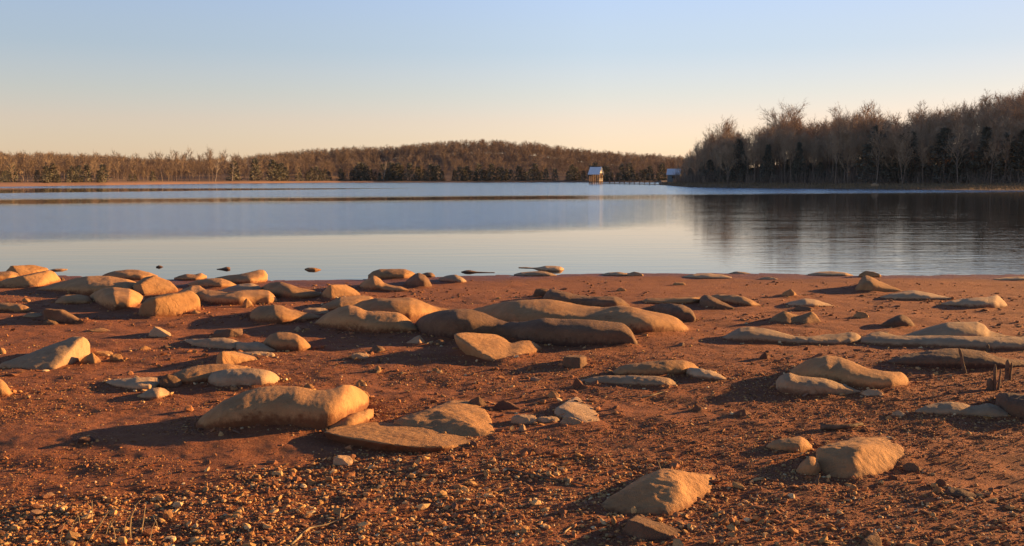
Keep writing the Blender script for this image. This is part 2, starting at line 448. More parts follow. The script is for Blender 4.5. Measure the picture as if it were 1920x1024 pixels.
def loft(st, q, k, b, seed, rough=1.0, sm=1.0):
    st = [tuple(float(c) for c in s.split(',')) for s in st.split(';')]
    px = np.array([s[0] for s in st]); yt = np.array([s[1] for s in st]); yb = np.array([s[-1] for s in st])
    ye = np.array([s[2] if len(s) == 4 else np.nan for s in st]); edged = not np.isnan(ye).any()
    span = px[-1] - px[0]
    n = int(np.clip(span / 2.0, 16, 150))
    xs = np.linspace(px[0], px[-1], n)
    sg = max(.6, n * .009) * sm
    iyt = gauss(np.interp(xs, px, yt), sg, 0); iyb = gauss(np.interp(xs, px, yb), sg, 0)
    iye = gauss(np.interp(xs, px, ye), sg, 0) if edged else None
    nu, nv = 18, 12
    u = (np.linspace(0, 1, nu) ** 2.2)[None]; v = np.linspace(0, 1, nv + 1)[1:][None]
    fx, fy, fz = hit(xs, iyb); D = np.hypot(fx, fy); gx, gy = fx / D, fy / D
    sgm = max(1.5, n * .05)
    flat = 2 * CAM_H / (iyb - 336) * F / 2                      # distance on level ground: keeps the outline, smooths the bumps
    rat = gauss(D / flat, sgm, 0); D = flat * rat
    rd = gauss(np.clip((CAM_H * F / (iyb - q * np.maximum(1.0, iyb - iyt) - 336) - flat) * rat, .02, 1.6), sgm * .4, 0); fz = gauss(fz, sgm, 0)
    dx, dy, dz = ray(xs, iyt)
    zr = CAM_H + dz / np.hypot(dx, dy) * (D + rd)
    zb = gauss(gz(gx * (D + rd), gy * (D + rd)), sgm, 0)
    HT = np.maximum(.006, zr - zb); zr = zb + HT
    bd = b * rd + .03 + .25 * HT
    zk = gauss(gz(gx * (D + rd + bd), gy * (D + rd + bd)), sgm, 0); ZG = fz
    c = lambda a: a[:, None]
    if edged:
        ex, ey, ez = ray(xs, iye); ed = .02
        zed = np.minimum(np.maximum(fz + .004, CAM_H + ez / np.hypot(ex, ey) * (D + ed)), zr)
        w = np.clip((u - .3) / .7, 0, 1); w0 = np.clip(u / .3, 0, 1)
        d = (.05 + (ed - .05) * w0) + (c(rd) - ed) * w
        z = c(fz) + c(zed - fz) * w0 + c(zr - zed) * (w + .25 * np.sin(w * math.pi))
    else:
        d = c(rd) * u; z = c(fz) + c(zr - fz) * (1 - (1 - u) ** 2) ** max(.1, 1 - k)
    d2 = c(rd) + c(bd) * v; z2 = c(zr) - c(zr - zk) * v ** 1.7
    dd = np.concatenate([d[:, :1] + .01, d, d2, d2[:, -1:]], 1); zz = np.concatenate([c(fz) - .12, z, z2, c(zk) - .12], 1)
    P = np.stack([c(gx) * (c(D) + dd), c(gy) * (c(D) + dd), zz], -1)
    P = gauss(P, .6 * sm, 0); Q = gauss(P, .7 * sm, 1); Q[:, 0] = P[:, 0]; Q[:, -1] = P[:, -1]; P = Q
    m = P.shape[1]
    L = np.linalg.norm(P[-1, 0] - P[0, 0]); Hm = HT.max(); size = math.sqrt(max(1e-4, L * Hm))
    i, j = np.meshgrid(np.arange(n - 1), np.arange(m - 1), indexing='ij')
    quads = np.stack([i * m + j, (i + 1) * m + j, (i + 1) * m + j + 1, i * m + j + 1], -1).reshape(-1, 4)
    V = P.reshape(-1, 3)
    c0 = len(V); V = np.concatenate([V, [P[0].mean(0)], [P[-1].mean(0)]])
    jj = np.arange(m - 1)
    t0 = np.stack([np.full(m - 1, c0), jj, jj + 1], -1); e = (n - 1) * m
    t1 = np.stack([np.full(m - 1, c0 + 1), e + jj + 1, e + jj], -1)
    # normals of the grid
    du = np.gradient(P, axis=0); dv = np.gradient(P, axis=1); N = np.cross(du, dv)
    N /= np.maximum(1e-9, np.linalg.norm(N, axis=-1, keepdims=True)); N = np.concatenate([N.reshape(-1, 3), [[0, 0, 0], [0, 0, 0]]])
    s = seed * 1.37
    f1, f2 = 1.1 / size, 4.5 / size
    amp = size * rough
    d = .035 * amp * fbm(V[:, 0] * f1 + s, V[:, 1] * f1, V[:, 2] * f1 * 1.5, 2, seed) \
        + .013 * amp * fbm(V[:, 0] * f2 + s, V[:, 1] * f2, V[:, 2] * f2, 3, seed + 3) \
        + .0022 * rough * fbm(V[:, 0] * 38, V[:, 1] * 38, V[:, 2] * 38, 2, seed + 5)
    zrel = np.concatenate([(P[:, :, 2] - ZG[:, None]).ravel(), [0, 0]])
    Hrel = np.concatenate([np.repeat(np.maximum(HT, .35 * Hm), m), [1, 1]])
    V = V + N * (d * np.clip(zrel / (.3 * Hm) + .3, 0.1, 1))[:, None]
    foot = np.concatenate([P[:, 1, :2], P[:, -2, :2], P[0, ::3, :2], P[-1, ::3, :2]]); fh = np.concatenate([HT, HT, np.full(len(P[0, ::3]), HT[0]), np.full(len(P[-1, ::3]), HT[-1])])
    FEET.append(np.concatenate([foot, np.maximum(fh, .25 * Hm)[:, None]], 1))
    stain_and_shade = np.clip(1.05 - zrel / (.62 * Hrel), 0, 1.0)
    return V, quads, np.concatenate([t0, t1]), stain_and_shade

ROCKS = []; FEET = []
_seed = [0]
def R(mat, q, k, b, label, *lofts, name='boulder', cat='boulder', rough=1.0, sm=1.0, st=0.0, group=None):
    Vs, Qs, Ts, Ss = [], [], [], []; off = 0
    k = .5 + .5 * k; q = q * .8
    for l in lofts:
        _seed[0] += 1
        V, Q, T, S = loft(l, q, k, b, _seed[0], rough, sm)
        Vs.append(V); Qs.append(Q + off); Ts.append(T + off); Ss.append(S); off += len(V)
    V = np.concatenate(Vs)
    org = np.array([(V[:, 0].min() + V[:, 0].max()) / 2, (V[:, 1].min() + V[:, 1].max()) / 2, 0]); org[2] = float(gz(org[0], org[1]))
    o = mesh_np(name, V - org, [np.concatenate(Qs), np.concatenate(Ts)], M[mat], smooth=True,
                attrs={'stain_and_shade': ('POINT', 'FLOAT', np.clip(np.concatenate(Ss) + st, 0, 1))})
    o.location = org
    ROCKS.append(o)
    return tag(o, label, cat, group)

import bmesh
def hull_points(txt, D0=None):
    """'px,py' stands on the ground; 'px,py,d' lies d metres behind the first point"""
    P = []; G = []
    for t in txt.split(';'):
        v = [float(q) for q in t.split(',')]
        if len(v) == 2:
            p = [float(q) for q in hit(v[0], v[1])]
            if D0 is None: D0 = math.hypot(p[0], p[1])
            P.append(p); G.append([p[0], p[1], p[2] - .12])
        else:
            dx, dy, dz = ray(v[0], v[1]); h = math.hypot(dx, dy); D = D0 + v[2]
            p = [dx / h * D, dy / h * D, CAM_H + dz / h * D]
            g = float(gz(p[0], p[1])); p[2] = max(p[2], g + .005)
            P.append(p)
            if len(v) == 3: G.append([p[0] * .995 + .005 * P[0][0], p[1] * .995 + .005 * P[0][1], g - .12])
    return P, G

def hull_mesh(pts):
    bm = bmesh.new()
    for p in pts: bm.verts.new(p)
    r = bmesh.ops.convex_hull(bm, input=bm.verts)
    junk = [v for v in bm.verts if not v.link_faces]
    bmesh.ops.delete(bm, geom=junk, context='VERTS')
    bmesh.ops.triangulate(bm, faces=bm.faces)
    bmesh.ops.recalc_face_normals(bm, faces=bm.faces)
    bm.verts.index_update()
    V = np.array([v.co for v in bm.verts]); T = np.array([[v.index for v in f.verts] for f in bm.faces]); bm.free()
    return V, T

def split(V, T):
    e = {}; V = list(map(tuple, V)); out = []
    def mid(a, b):
        k = (a, b) if a < b else (b, a)
        if k not in e: e[k] = len(V); V.append(tuple((V[a][i] + V[b][i]) / 2 for i in range(3)))
        return e[k]
    for a, b, c in T.tolist():
        x, y, z = mid(a, b), mid(b, c), mid(c, a); out += [(a, x, z), (x, b, y), (z, y, c), (x, y, z)]
    return np.array(V), np.array(out)

def relax(V, E, it, f=.5):
    for _ in range(it):
        S_ = np.zeros_like(V); C_ = np.zeros(len(V))
        np.add.at(S_, E[:, 0], V[E[:, 1]]); np.add.at(S_, E[:, 1], V[E[:, 0]]); np.add.at(C_, E[:, 0], 1); np.add.at(C_, E[:, 1], 1)
        V = V + f * (S_ / np.maximum(1, C_)[:, None] - V)
    return V

def remesh(V, T, voxel):
    me = bpy.data.meshes.new('tmp'); me.from_pydata(V.tolist(), [], T.tolist()); ob = bpy.data.objects.new('tmp', me); COL.objects.link(ob)
    m = ob.modifiers.new('r', 'REMESH'); m.mode = 'VOXEL'; m.voxel_size = voxel
    dg = bpy.context.evaluated_depsgraph_get(); ev = ob.evaluated_get(dg); e = ev.to_mesh()
    n = len(e.vertices); co = np.zeros(n * 3); e.vertices.foreach_get('co', co)
    q = np.zeros(len(e.loops), int); e.loops.foreach_get('vertex_index', q); tot = np.zeros(len(e.polygons), int); e.polygons.foreach_get('loop_total', tot)
    ed = np.zeros(len(e.edges) * 2, int); e.edges.foreach_get('vertices', ed)
    ev.to_mesh_clear(); bpy.data.objects.remove(ob); bpy.data.meshes.remove(me)
    assert (tot == 4).all()
    return co.reshape(-1, 3), q.reshape(-1, 4), ed.reshape(-1, 2)

def finish(name, label, cat, mat, V, faces, size, Hm, zg, rough, st, group=None, under=0.0):
    tmp = bpy.data.meshes.new('t'); tmp.from_pydata(V.tolist(), [], faces.tolist()); tmp.update()
    N = np.zeros(len(V) * 3); tmp.vertex_normals.foreach_get('vector', N); N = N.reshape(-1, 3); bpy.data.meshes.remove(tmp)
    _seed[0] += 1; s = _seed[0] * 1.37; f1, f2 = 1.3 / size, 5.0 / size; amp = size * rough
    d = .022 * amp * fbm(V[:, 0] * f1 + s, V[:, 1] * f1, V[:, 2] * f1 * 1.5, 2, _seed[0]) + .014 * amp * fbm(V[:, 0] * f2 + s, V[:, 1] * f2, V[:, 2] * f2, 3, _seed[0] + 3) \
        + .0024 * rough * fbm(V[:, 0] * 36, V[:, 1] * 36, V[:, 2] * 36, 2, _seed[0] + 5)
    V = V + N * d[:, None]
    org = np.array([(V[:, 0].min() + V[:, 0].max()) / 2, (V[:, 1].min() + V[:, 1].max()) / 2, 0]); org[2] = float(gz(org[0], org[1]))
    stain_and_shade = np.clip(1.0 - (V[:, 2] - zg) / (.55 * Hm) + st, 0, 1)
    stain_and_shade = np.maximum(stain_and_shade, under * np.clip(.75 - N[:, 2] * 1.3, 0, 1))  # steep and downward faces: shade painted in with the soil stain
    o = mesh_np(name, V - org, [faces], M[mat], smooth=True, attrs={'stain_and_shade': ('POINT', 'FLOAT', stain_and_shade)}); o.location = org
    ROCKS.append(o)
    return tag(o, label, cat, group)

def feet_of(P, Hm):
    """outline of the hull where it meets the ground"""
    A = np.array(P)[:, :2]; c = A.mean(0); an = np.arctan2(A[:, 1] - c[1], A[:, 0] - c[0]); o = A[np.argsort(an)]
    out = []
    for i in range(len(o)):
        a, b = o[i], o[(i + 1) % len(o)]; n = max(2, int(np.linalg.norm(b - a) / .03))
        out += [a + (b - a) * t for t in np.linspace(0, 1, n, endpoint=False)]
    FEET.append(np.concatenate([np.array(out), np.full((len(out), 1), Hm)], 1))

def H(mat, label, *hulls, name='boulder', cat='boulder', rough=1.0, st=-.15, soft=5, res=64, under=0.0):
    Vs, Ts = [], []; off = 0; D0 = None
    for h in hulls:
        if D0 is None:
            p = hit(*[float(q) for q in h.split(';')[0].split(',')[:2]]); D0 = math.hypot(float(p[0]), float(p[1])); zg = float(p[2])
        P, G = hull_points(h, D0)
        V, T = hull_mesh(P + G); Vs.append(V); Ts.append(T + off); off += len(V)
        feet_of(G, max(q[2] for q in P) - zg)
    V = np.concatenate(Vs); T = np.concatenate(Ts)
    ext = V.max(0) - V.min(0); Hm = max(.02, V[:, 2].max() - zg)
    V, Q, E = remesh(V, T, max(ext[0], ext[1]) / res)
    V = relax(V, E, soft)
    return finish(name, label, cat, mat, V, Q, math.sqrt(max(ext[0], ext[1]) * Hm), Hm, zg, rough, st, under=under)

def S(mat, label, x0, x1, yt, yb, shape=0, name='stone', st=-.25, rough=1.6, flat=1.0):
    """a small loose stone with flat faces, given by its extent"""
    w = x1 - x0; h = yb - yt; r = random.Random(_seed[0] * 3 + 1)
    gx, gy, _ = hit(x0 + w * .5, yb); sc = w / F * float(math.hypot(gx, gy)) * .75
    j = lambda a: a + r.uniform(-.05, .05)
    feet = {0: [(.0, .82), (.35, 1), (.75, .97), (1, .8)], 1: [(.0, .9), (.3, 1), (.7, 1), (1, .85)], 2: [(.03, .9), (.3, 1), (.8, .96), (1, .8)], 3: [(0, .95), (.3, 1), (.75, .96), (1, .92)]}[shape]
    tops = {0: [(.1, .38, .2), (.38, .0, .4), (.72, .12, .5), (.95, .5, .45)], 1: [(.28, .42, .25), (.6, .0, .4), (.82, .35, .5)], 2: [(.04, .25, .2), (.22, .05, .5), (.55, .0, .7), (.86, .1, .7), (.97, .4, .4), (.45, .3, .15)], 3: [(.22, .2, .25), (.4, .0, .35), (.72, .55, .5)]}[shape]
    txt = [f'{x0 + w * .35},{yb}'] + [f'{x0 + j(a) * w},{yt + b * h}' for a, b in feet] + [f'{x0 + j(a) * w},{yt + b * h + (.5 if b > .1 else 0)},{c * sc}' for a, b, c in tops] + [f'{x0 + w * .3},{yt + .35 * h},{sc * 1.0}', f'{x0 + w * .75},{yt + .4 * h},{sc * 1.05}']
    P, G = hull_points(';'.join(txt)); zg = P[0][2]
    V, T = hull_mesh(P + G); feet_of(G, max(q[2] for q in P) - zg)
    for _ in range(3): V, T = split(V, T)
    E = np.unique(np.sort(np.concatenate([T[:, :2], T[:, 1:], T[:, ::2]]), 1), axis=0)
    V = relax(V, E, 2, .4)
    Hm = max(.012, V[:, 2].max() - zg); ext = V.max(0) - V.min(0)
    return finish(name, label, 'stone', mat, V, T, math.sqrt(max(ext[0], ext[1]) * Hm), Hm, zg, rough, st)

# --- the heap on the left, by the water
H('T', 'flat-topped tan boulder rearmost at the left end of the heap, its dark end facing left', '36,518;7,513;93,511;20,498,.35;62,496,.6;90,503,.6;15,505,1.2;80,504,1.3')
R('T', .4, .7, 1.2, 'tan boulder cut off by the left picture edge in front of the flat-topped one', '-24,516,528;0,510,526;20,509,525;34,513,522;40,522,524')
H('T', 'pointed tan boulder left in the heap, bright on its right half', '66,541;-12,540;116,528;46,518,.35;92,506.5,.7;104,512,.75;20,522,.5;-12,531,.4;95,510,1.3;10,524,1.2')
R('T', .5, .6, 1.0, 'large sprawling tan boulder of the left heap with a rounded knob hanging over its front',
  '66,541,544;95,533,546;120,527,549;145,522,552;165,519,554;207,519,556;240,525,556;258,531,550;268,540,545',
  '168,556,559;180,546,570;196,541,579;215,539,583;245,542,580;262,550,572;273,560,563')
R('T', .4, .6, 1.2, 'low broad tan boulder behind the sprawling one, with a dark notch on its crest', '186,519,521;200,512,523;215,508,525;240,506,526;262,507,526;280,511,525;296,517,522')
H('T', 'steep tan boulder with a dark left pocket behind the front block of the left heap', '272,557;247,546;330,551;262,532,.15;249,533,.3;290,515.5,.7;318,526,.75;333,541,.5;270,520,.8;300,522,1.3;335,545,1.0')
H('T', 'squared block at the front of the left heap with one dark, one lit face', '289,597;258,591;336,591;372,570;291,559,.06;263,570,.2;276,558,.35;335,556,.35;357,545,.6;370,554,.7;375,562,.6;300,553,.9;350,550,1.1', soft=4)
R('T', .45, .8, 1.0, 'long saddle-shaped tan slab right of the front block, its left end in shade', '334,548,566;345,542,567;360,536,567;375,536,566;388,544,569;405,547,571;430,549,572;455,546,572;485,544,571;505,546,570;514,553,568;522,564,566', sm=.7)
R('T', .4, .5, 1.2, 'low smooth tan boulder behind the saddle slab, next to a mound of red soil', '352,532,536;370,525,539;390,522,540;415,522,540;432,528,539;444,535,537')
R('T', .4, .6, 1.2, 'small tan boulder at the water edge, bumpy along its top, left of the wedge-shaped one', '326,521,524;338,517,525;350,514,526;366,515,526;378,512,525;388,518,521')
R('T', .45, .6, 1.2, 'wedge-shaped tan boulder at the water edge rising to a blunt right end', '403,522,528;425,518,531;450,515,533;470,511,533;486,507,532;497,508,530;502,517,525')
R('G', .4, .5, 1.2, 'rounded grey-tan boulder lying behind the saddle slab at its right end', '410,546,550;430,538,552;450,533,553;472,531,553;486,536,551;494,542,547')
R('T', .5, .5, 1.0, 'low tan slab in the shadow in front of the sprawling boulder', '103,567,569;112,559,570;122,554,571;150,553,571;166,556,570;174,566,568')
R('T', .35, .6, 1.2, 'finger-like stone reaching in from the left edge with a bright rounded tip', '-14,572,582;0,568,583;12,568,584;38,571,586;50,574,585;58,580,582')
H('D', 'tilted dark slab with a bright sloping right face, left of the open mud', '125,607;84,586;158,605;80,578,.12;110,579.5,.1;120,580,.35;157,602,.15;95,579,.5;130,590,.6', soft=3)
S('G', 'small pale flat stone just behind the tilted dark slab', 43, 87, 585, 596)
S('D', 'dark low stone at the foot of the tilted dark slab', 76, 112, 599, 609)
R('G', .4, .5, 1.0, 'thin sliver of rock awash in the lake beside the left end of the heap', '94,506,508;104,504,508;116,503.5,507.5;127,504.5,506', name='water_rock', st=.4)
S('D', 'tiny dark rock alone in the lake, leftmost of those in open water', 292, 306, 497.5, 501.5, name='water_rock', st=.5)
R('D', .4, .5, 1.0, 'small dark lake rock with a thin left tail, behind the wedge-shaped boulder', '406,504.5,505.6;418,502.5,506;426,500,506.5;432,502,506', name='water_rock', st=.3, cat='stone')
R('T', .4, .6, 1.0, 'small tan rock mirrored in the still lake, right of the wedge-shaped boulder', '571,504,505.5;578,502,507.5;590,502,508;602,505,506.5', name='water_rock', cat='stone')
R('D', .4, .5, 1.0, 'dark rock awash in the lake, shaped like a spoon with its handle to the right', '864,509.5,510.5;872,507,512;882,506.5,512;894,509.5,511.6;928,510.6,511.8', name='water_rock', cat='stone', st=.3)
R('G', .4, .6, 1.0, 'brown humped rock in the lake with a long low tail to its left', '972,501,502.5;985,500.5,503;1000,502,503.6;1012,501,506.5;1022,499,508.5;1040,499,509;1052,500,508.5;1058,504,506', name='water_rock')
S('D', 'small dark stone by the right foot of the pointed boulder', 113, 122, 520, 527)
# --- second heap, left of the middle
R('T', .4, .6, 1.0, 'tan boulder with a long tapering right tail, at the back left of the middle heap', '489,541,545;497,535,552;505,531,556;525,529,560;545,534,562;562,541,562;585,545,560;606,550,557')
H('T', 'small steep tan boulder with a flat bright face, rearmost in the middle heap', '620,562;600,557;681,558;618,533.5,.2;604,548,.3;648,533,.6;665,542,.6;640,538,1.2;676,552,.6')
R('T', .5, .5, 1.0, 'low tan boulder just in front of the flat bright-faced one', '596,580,582;612,570,582;638,558,582;675,556,580;695,557,577;706,563,572')
R('T', .42, .6, 1.0, 'broad smooth tan boulder with a long right slope, back right in the middle heap', '658,574,586;680,566,597;705,560,601;735,558,603;770,557,603;785,561,600;800,568,595;825,576,588;858,581,584')
R('T', .45, .55, 1.0, 'rounded boulder left in the middle heap, dark underneath, with a pale tongue to the right', '468,592,598;474,581,603;485,575,607;515,571,609;532,574,609;548,581,607;568,586,603;585,588,601;603,593,598', st=.15)
R('T', .4, .65, 1.0, 'long hump-backed boulder at the front of the middle heap, sunlit at its right end', '588,605,608;605,592,613;618,584,617;635,577,620;655,573,622;672,577,623;686,585,624;715,586,625;745,587,625;756,593,625;768,603,624;786,619,622', st=.05)
S('G', 'small pale broken rock wedged behind the long hump-backed boulder', 568, 617, 576, 590, 2)
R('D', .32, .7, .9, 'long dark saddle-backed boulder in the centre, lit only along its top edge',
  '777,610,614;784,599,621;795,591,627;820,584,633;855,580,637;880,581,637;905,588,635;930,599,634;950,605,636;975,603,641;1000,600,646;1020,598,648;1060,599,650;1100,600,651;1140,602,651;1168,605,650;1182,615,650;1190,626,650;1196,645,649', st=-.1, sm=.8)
R('T', .42, .6, 1.0, 'longest tan boulder, stretching behind the dark saddle-backed one to a bright rounded right nose',
  '880,581,590;905,575,602;935,570,612;965,566,618;1000,564,620;1030,564,622;1060,568,623;1100,574,625;1130,574,626;1160,572,627;1185,574,628;1215,581,628;1250,587,627;1268,593,626;1284,605,624;1293,617,620')
R('D', .4, .7, .9, 'grey-brown ridge of rock lying behind the longest boulder', '1018,559,562;1024,549,566;1031,543,568;1045,545,570;1065,548,572;1090,554,574;1120,556,576;1152,556,577;1166,561,577;1181,573,575', st=-.3)
S('D', 'small dark block with a lit top at the left end of the grey-brown ridge', 999, 1032, 540, 558, 2)
R('T', .4, .6, 1.0, 'low bright bar of stone right of the grey-brown ridge, level along its top', '1203,564,566;1212,559,569;1222,559,570;1240,560,571;1270,558,571;1300,556,570;1318,556,566')
R('D', .4, .7, .9, 'dark slab with a thin lit right edge behind the nose of the longest boulder', '1222,573,580;1240,569,590;1260,568,600;1280,571,603;1295,579,604;1302,588,604;1305,598,602', st=-.3)
R('D', .35, .7, .9, 'wedge of dark rock overlapping the right end of the low bright bar', '1312,560,572;1318,554,576;1326,553,578;1342,559,580;1360,568,580;1377,576,579', st=-.2)
R('T', .45, .5, 1.0, 'tan boulder sloping to the right just behind the dark wedge', '1332,555,560;1345,552,566;1370,553,571;1392,556,574;1408,562,575;1426,572,574')
H('T', 'bright orange boulder tilted towards the viewer, in front of the dark saddle-backed one', '938,681;892,669;985,668;852,632,.5,1;900,661,.12,1;849,625,.58,1;930,626,1.0;952,636,.95;870,630,1.1;930,632,1.4', '962,678;985,667;1018,656;935,652,.55;968,641,.8;990,637,.9;1006,643,.9;1017,653,.8;990,642,1.3', soft=4, st=-.3)
H('D', 'brick-shaped stone block standing alone on the mud in the centre', '1055,690;1088,692;1101,685;1055,669,.03;1088,670,.02;1100,667.5,.25;1062,665.5,.3;1095,666,.5', soft=1, st=-.4, res=40, name='stone_block', cat='stone')
R('T', .42, .6, 1.0, 'tan log-shaped boulder right of the brick-shaped block', '1148,698,703;1160,688,706;1175,683,707;1220,678,707;1250,677,706;1282,676,703;1300,681,699;1310,689,694')
R('G', .4, .5, 1.0, 'slim pale boulder tapering to the right beside the log-shaped one', '1283,694,700;1295,690,707;1312,691,711;1332,695,713;1350,703,713;1362,711,712')
R('G', .5, .5, 1.0, 'thin pale flat slab in front of the log-shaped boulder', '1088,714,716;1110,708,719;1140,705,721;1185,706,724;1230,707,725;1255,710,725;1269,717,721')
# --- shoreline in the middle
R('T', .4, .6, 1.0, 'rounded tan boulder at the water edge in the centre, left of the shark-fin one', '690,517,521;700,509,523;712,505,524;735,504,524;760,505,523;772,509,521;780,515,517')
R('T', .4, .5, 1.0, 'small curled tan boulder like a shark fin with a low tail to the right', '674,533,540;684,526,543;693,521,545;701,517,546;711,522,546;720,531,546;735,536,547;752,538,547;770,545,546')
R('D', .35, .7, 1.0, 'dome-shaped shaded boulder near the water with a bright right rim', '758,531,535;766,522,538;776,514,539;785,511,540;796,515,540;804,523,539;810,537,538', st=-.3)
R('D', .4, .5, 1.0, 'dark low rock behind the dome-shaped boulder', '790,514,519;800,511,520;810,511,520;816,517,519', cat='stone', name='stone')
R('G', .4, .5, 1.0, 'low oval boulder on the mud right of the dome-shaped one', '822,522,526;836,517,529;855,515,531;866,520,531;875,528,529')
R('G', .5, .5, 1.0, 'flat slab at the water edge below the humped lake rock', '963,515,516;978,511,517.5;1000,509,518;1015,508,518;1030,511,518;1044,516,517')
R('G', .45, .5, 1.0, 'low grey hump at the water edge, left of a twin hump', '1128,514,516;1142,511,517;1160,510,517.5;1176,513,517')
S('G', 'small tan hump at the water edge touching the grey one to its left', 1174, 1208, 509, 518)
R('G', .5, .5, 1.0, 'long very low grey slab at the water edge right of the centre', '1282,518,520;1300,514,522;1330,513,523;1355,515,523;1372,520,522')
S('G', 'low pale stone at the water edge behind the long grey slab', 1364, 1408, 509, 514)
S('G', 'thin pale flat stone on the mud, right of the long grey slab', 1422, 1460, 519, 525)
S('T', 'tiny tan stone lying behind the low bright bar near the water', 1261, 1286, 529, 535, 2)
S('T', 'tiny rounded stone on the mud behind the grey-brown ridge', 1155, 1174, 539, 546)
R('G', .45, .5, 1.0, 'long low tan boulder at the water edge, right part of the shore', '1514,514,516;1535,510,517;1560,509,518;1585,511,518;1600,516,517')
S('T', 'rounded stone at the water edge right behind the sail-shaped boulder', 1606, 1652, 508, 520)
R('T', .35, .55, 1.0, 'sail-shaped boulder with a steep left side and a long right slope, near the right shore', '1603,541,544;1608,532,546;1614,522,547;1622,516,547;1634,520,548;1652,529,548;1672,537,547;1694,545,546', st=-.45)
S('T', 'small pyramid stone with a bright right face, alone on the far mud', 1461, 1495, 541, 557, 1)
R('G', .45, .5, 1.0, 'long low grey boulder right of the sail-shaped one', '1650,557,559;1670,551,561;1695,547,563;1715,545,563;1740,549,563;1762,554,562;1786,559,561')
R('G', .4, .55, 1.0, 'low grey boulder that ends in a bright pointed head, far right', '1764,569,572;1785,563,575;1815,560,577;1845,557,578;1860,554,578;1868,553,578;1880,562,577;1889,573,575')
R('G', .45, .5, 1.0, 'very thin pale slab at the right picture edge near the water', '1864,523,525;1885,520,526;1910,519,526;1935,520,525')
R('G', .45, .5, 1.0, 'low crescent-shaped stone on the far mud behind the winged boulder', '1470,570,572;1490,564,575;1510,560,576;1528,562,576;1545,568,575;1566,574,575')
S('D', 'small dark stone in front of the crescent-shaped one', 1486, 1527, 573, 583)
H('T', 'winged boulder with two peaks and a bright hollow between them', '1480,608;1431,608;1510,607;1470,583,.35;1450,592,.35;1500,592,.5;1475,590,.9', '1510,609;1542,605;1490,606,.1;1522,584,.45;1500,591,.45;1531,590,.5;1520,592,1.0', soft=4)
S('T', 'small bright-tipped stone right of the winged boulder', 1598, 1630, 584, 597)
R('D', .35, .6, 1.0, 'small cone-shaped boulder on the mud above the big pale boulder', '1653,608,611;1664,600,613;1678,593,614;1690,589,614;1700,594,614;1708,601,613;1716,611,612', st=-.4)
R('G', .45, .55, 1.0, 'long low grey boulder with two humps, just left of the biggest pale one', '1353,632,635;1370,621,639;1385,614,641;1405,612,642;1435,616,643;1460,623,644;1490,631,645;1515,633,646;1540,629,647;1570,627,647;1595,625,646;1606,627,644;1615,635,641')
R('G', .45, .55, 1.0, 'biggest pale grey boulder, at the right edge, a high hump above a long ledge',
  '1690,630,634;1715,622,637;1740,614,640;1775,605,642;1805,603,642;1832,602,641;1846,609,640;1854,620,639;1885,630,637;1925,634,636',
  '1613,632,644;1640,629,647;1690,630,650;1740,629,652;1790,630,654;1840,632,656;1890,632,657;1945,630,657',
  '1618,632,636;1632,625,638;1650,622,638;1670,627,637;1690,632,636')
R('D', .45, .6, .9, 'low dark brown rock lying like a log behind the wooden stumps', '1656,678,681;1685,668,685;1712,662,688;1750,657,690;1785,655,691;1815,656,692;1845,660,692;1868,669,692;1895,674,691;1935,677,688', st=.2)
R('T', .42, .65, .9, 'tan boulder shaped like a sleeping animal behind the pale roll-shaped one on the right', '1480,697,702;1495,686,710;1512,676,717;1530,670,721;1550,667,725;1575,671,728;1602,682,731;1628,692,732;1650,697,732;1672,698,731;1688,698,728;1697,705,725;1703,715,719')
R('G', .35, .75, 1.0, 'pale roll-shaped boulder with a knobbly left end, in front of the sleeping-animal one', '1454,717,728;1459,708,734;1468,703,737;1480,700,739;1496,706,741;1520,708,743;1545,711,743;1575,719,742;1598,728,740;1616,734,737')
S('G', 'small pale stone at the right tip of the roll-shaped boulder', 1612, 1657, 729, 743)
S('G', 'small white stone on the mud left of the low pale boulder with the shaded front', 1671, 1699, 769, 781)
R('G', .45, .5, 1.0, 'low pale boulder with a shaded front near the right edge', '1716,770,774;1735,761,777;1755,757,779;1782,755,780;1805,758,780;1822,763,780;1838,760,781;1852,757,782;1870,763,783;1890,774,782', st=-.1)
R('D', .4, .7, 1.0, 'brown boulder cut off by the right picture edge', '1866,746,757;1871,737,768;1885,736,777;1905,738,784;1930,741,790;1950,745,792', st=-.2)
# --- left foreground
H('G', 'big grey slab tilted up to the right with a bright broken edge, far left', '62,693;102,693;140,678;167,659;-6,689;158,629,.42;168,641,.62;108,664,.16;60,664,.40;0,682,.2;140,631,.55;150,640,1.2', soft=3, rough=1.3, st=-.45)
S('T', 'bright angular stone leaning at the lower corner of the big tilted slab', 148, 190, 659, 682, 1)
S('T', 'flat orange stone behind the two bright ones by the big tilted slab', 174, 214, 657, 669, 2)
S('T', 'small square bright stone at the right end of the three by the tilted slab', 203, 231, 663, 677, 2)
S('T', 'small orange stone at the left edge below the finger-like stone', -6, 13, 651, 665)
R('T', .4, .7, 1.0, 'orange boulder mostly cut off by the left picture edge', '-30,716,742;-8,708,745;4,711,745;14,721,744;24,738,741')
S('T', 'long flat orange stone lying on the mud left of the shaded angular one', 160, 206, 617, 623)
H('G', 'angular pale stone in shade with a thin bright right edge, alone on the mud', '305,633;278,631;323,633;289,611.5,.12;300,614,.2;279,625,.1;295,618,.5;320,631,.35', soft=2, st=-.4)
H('D', 'stone with a flat bright right face behind the thin grey slabs, left of centre', '430,635;396,632;457,630;432,617,.1;404,619,.25;455,616,.4;397,628,.1;415,617,.6;450,620,.7', soft=2, st=-.3)
R('G', .45, .5, 1.0, 'thin grey slab lying in shade in front of the flat-faced stone', '348,638,641;362,635,648;390,635,653;420,634,655;440,638,656;458,646,653', st=-.4)
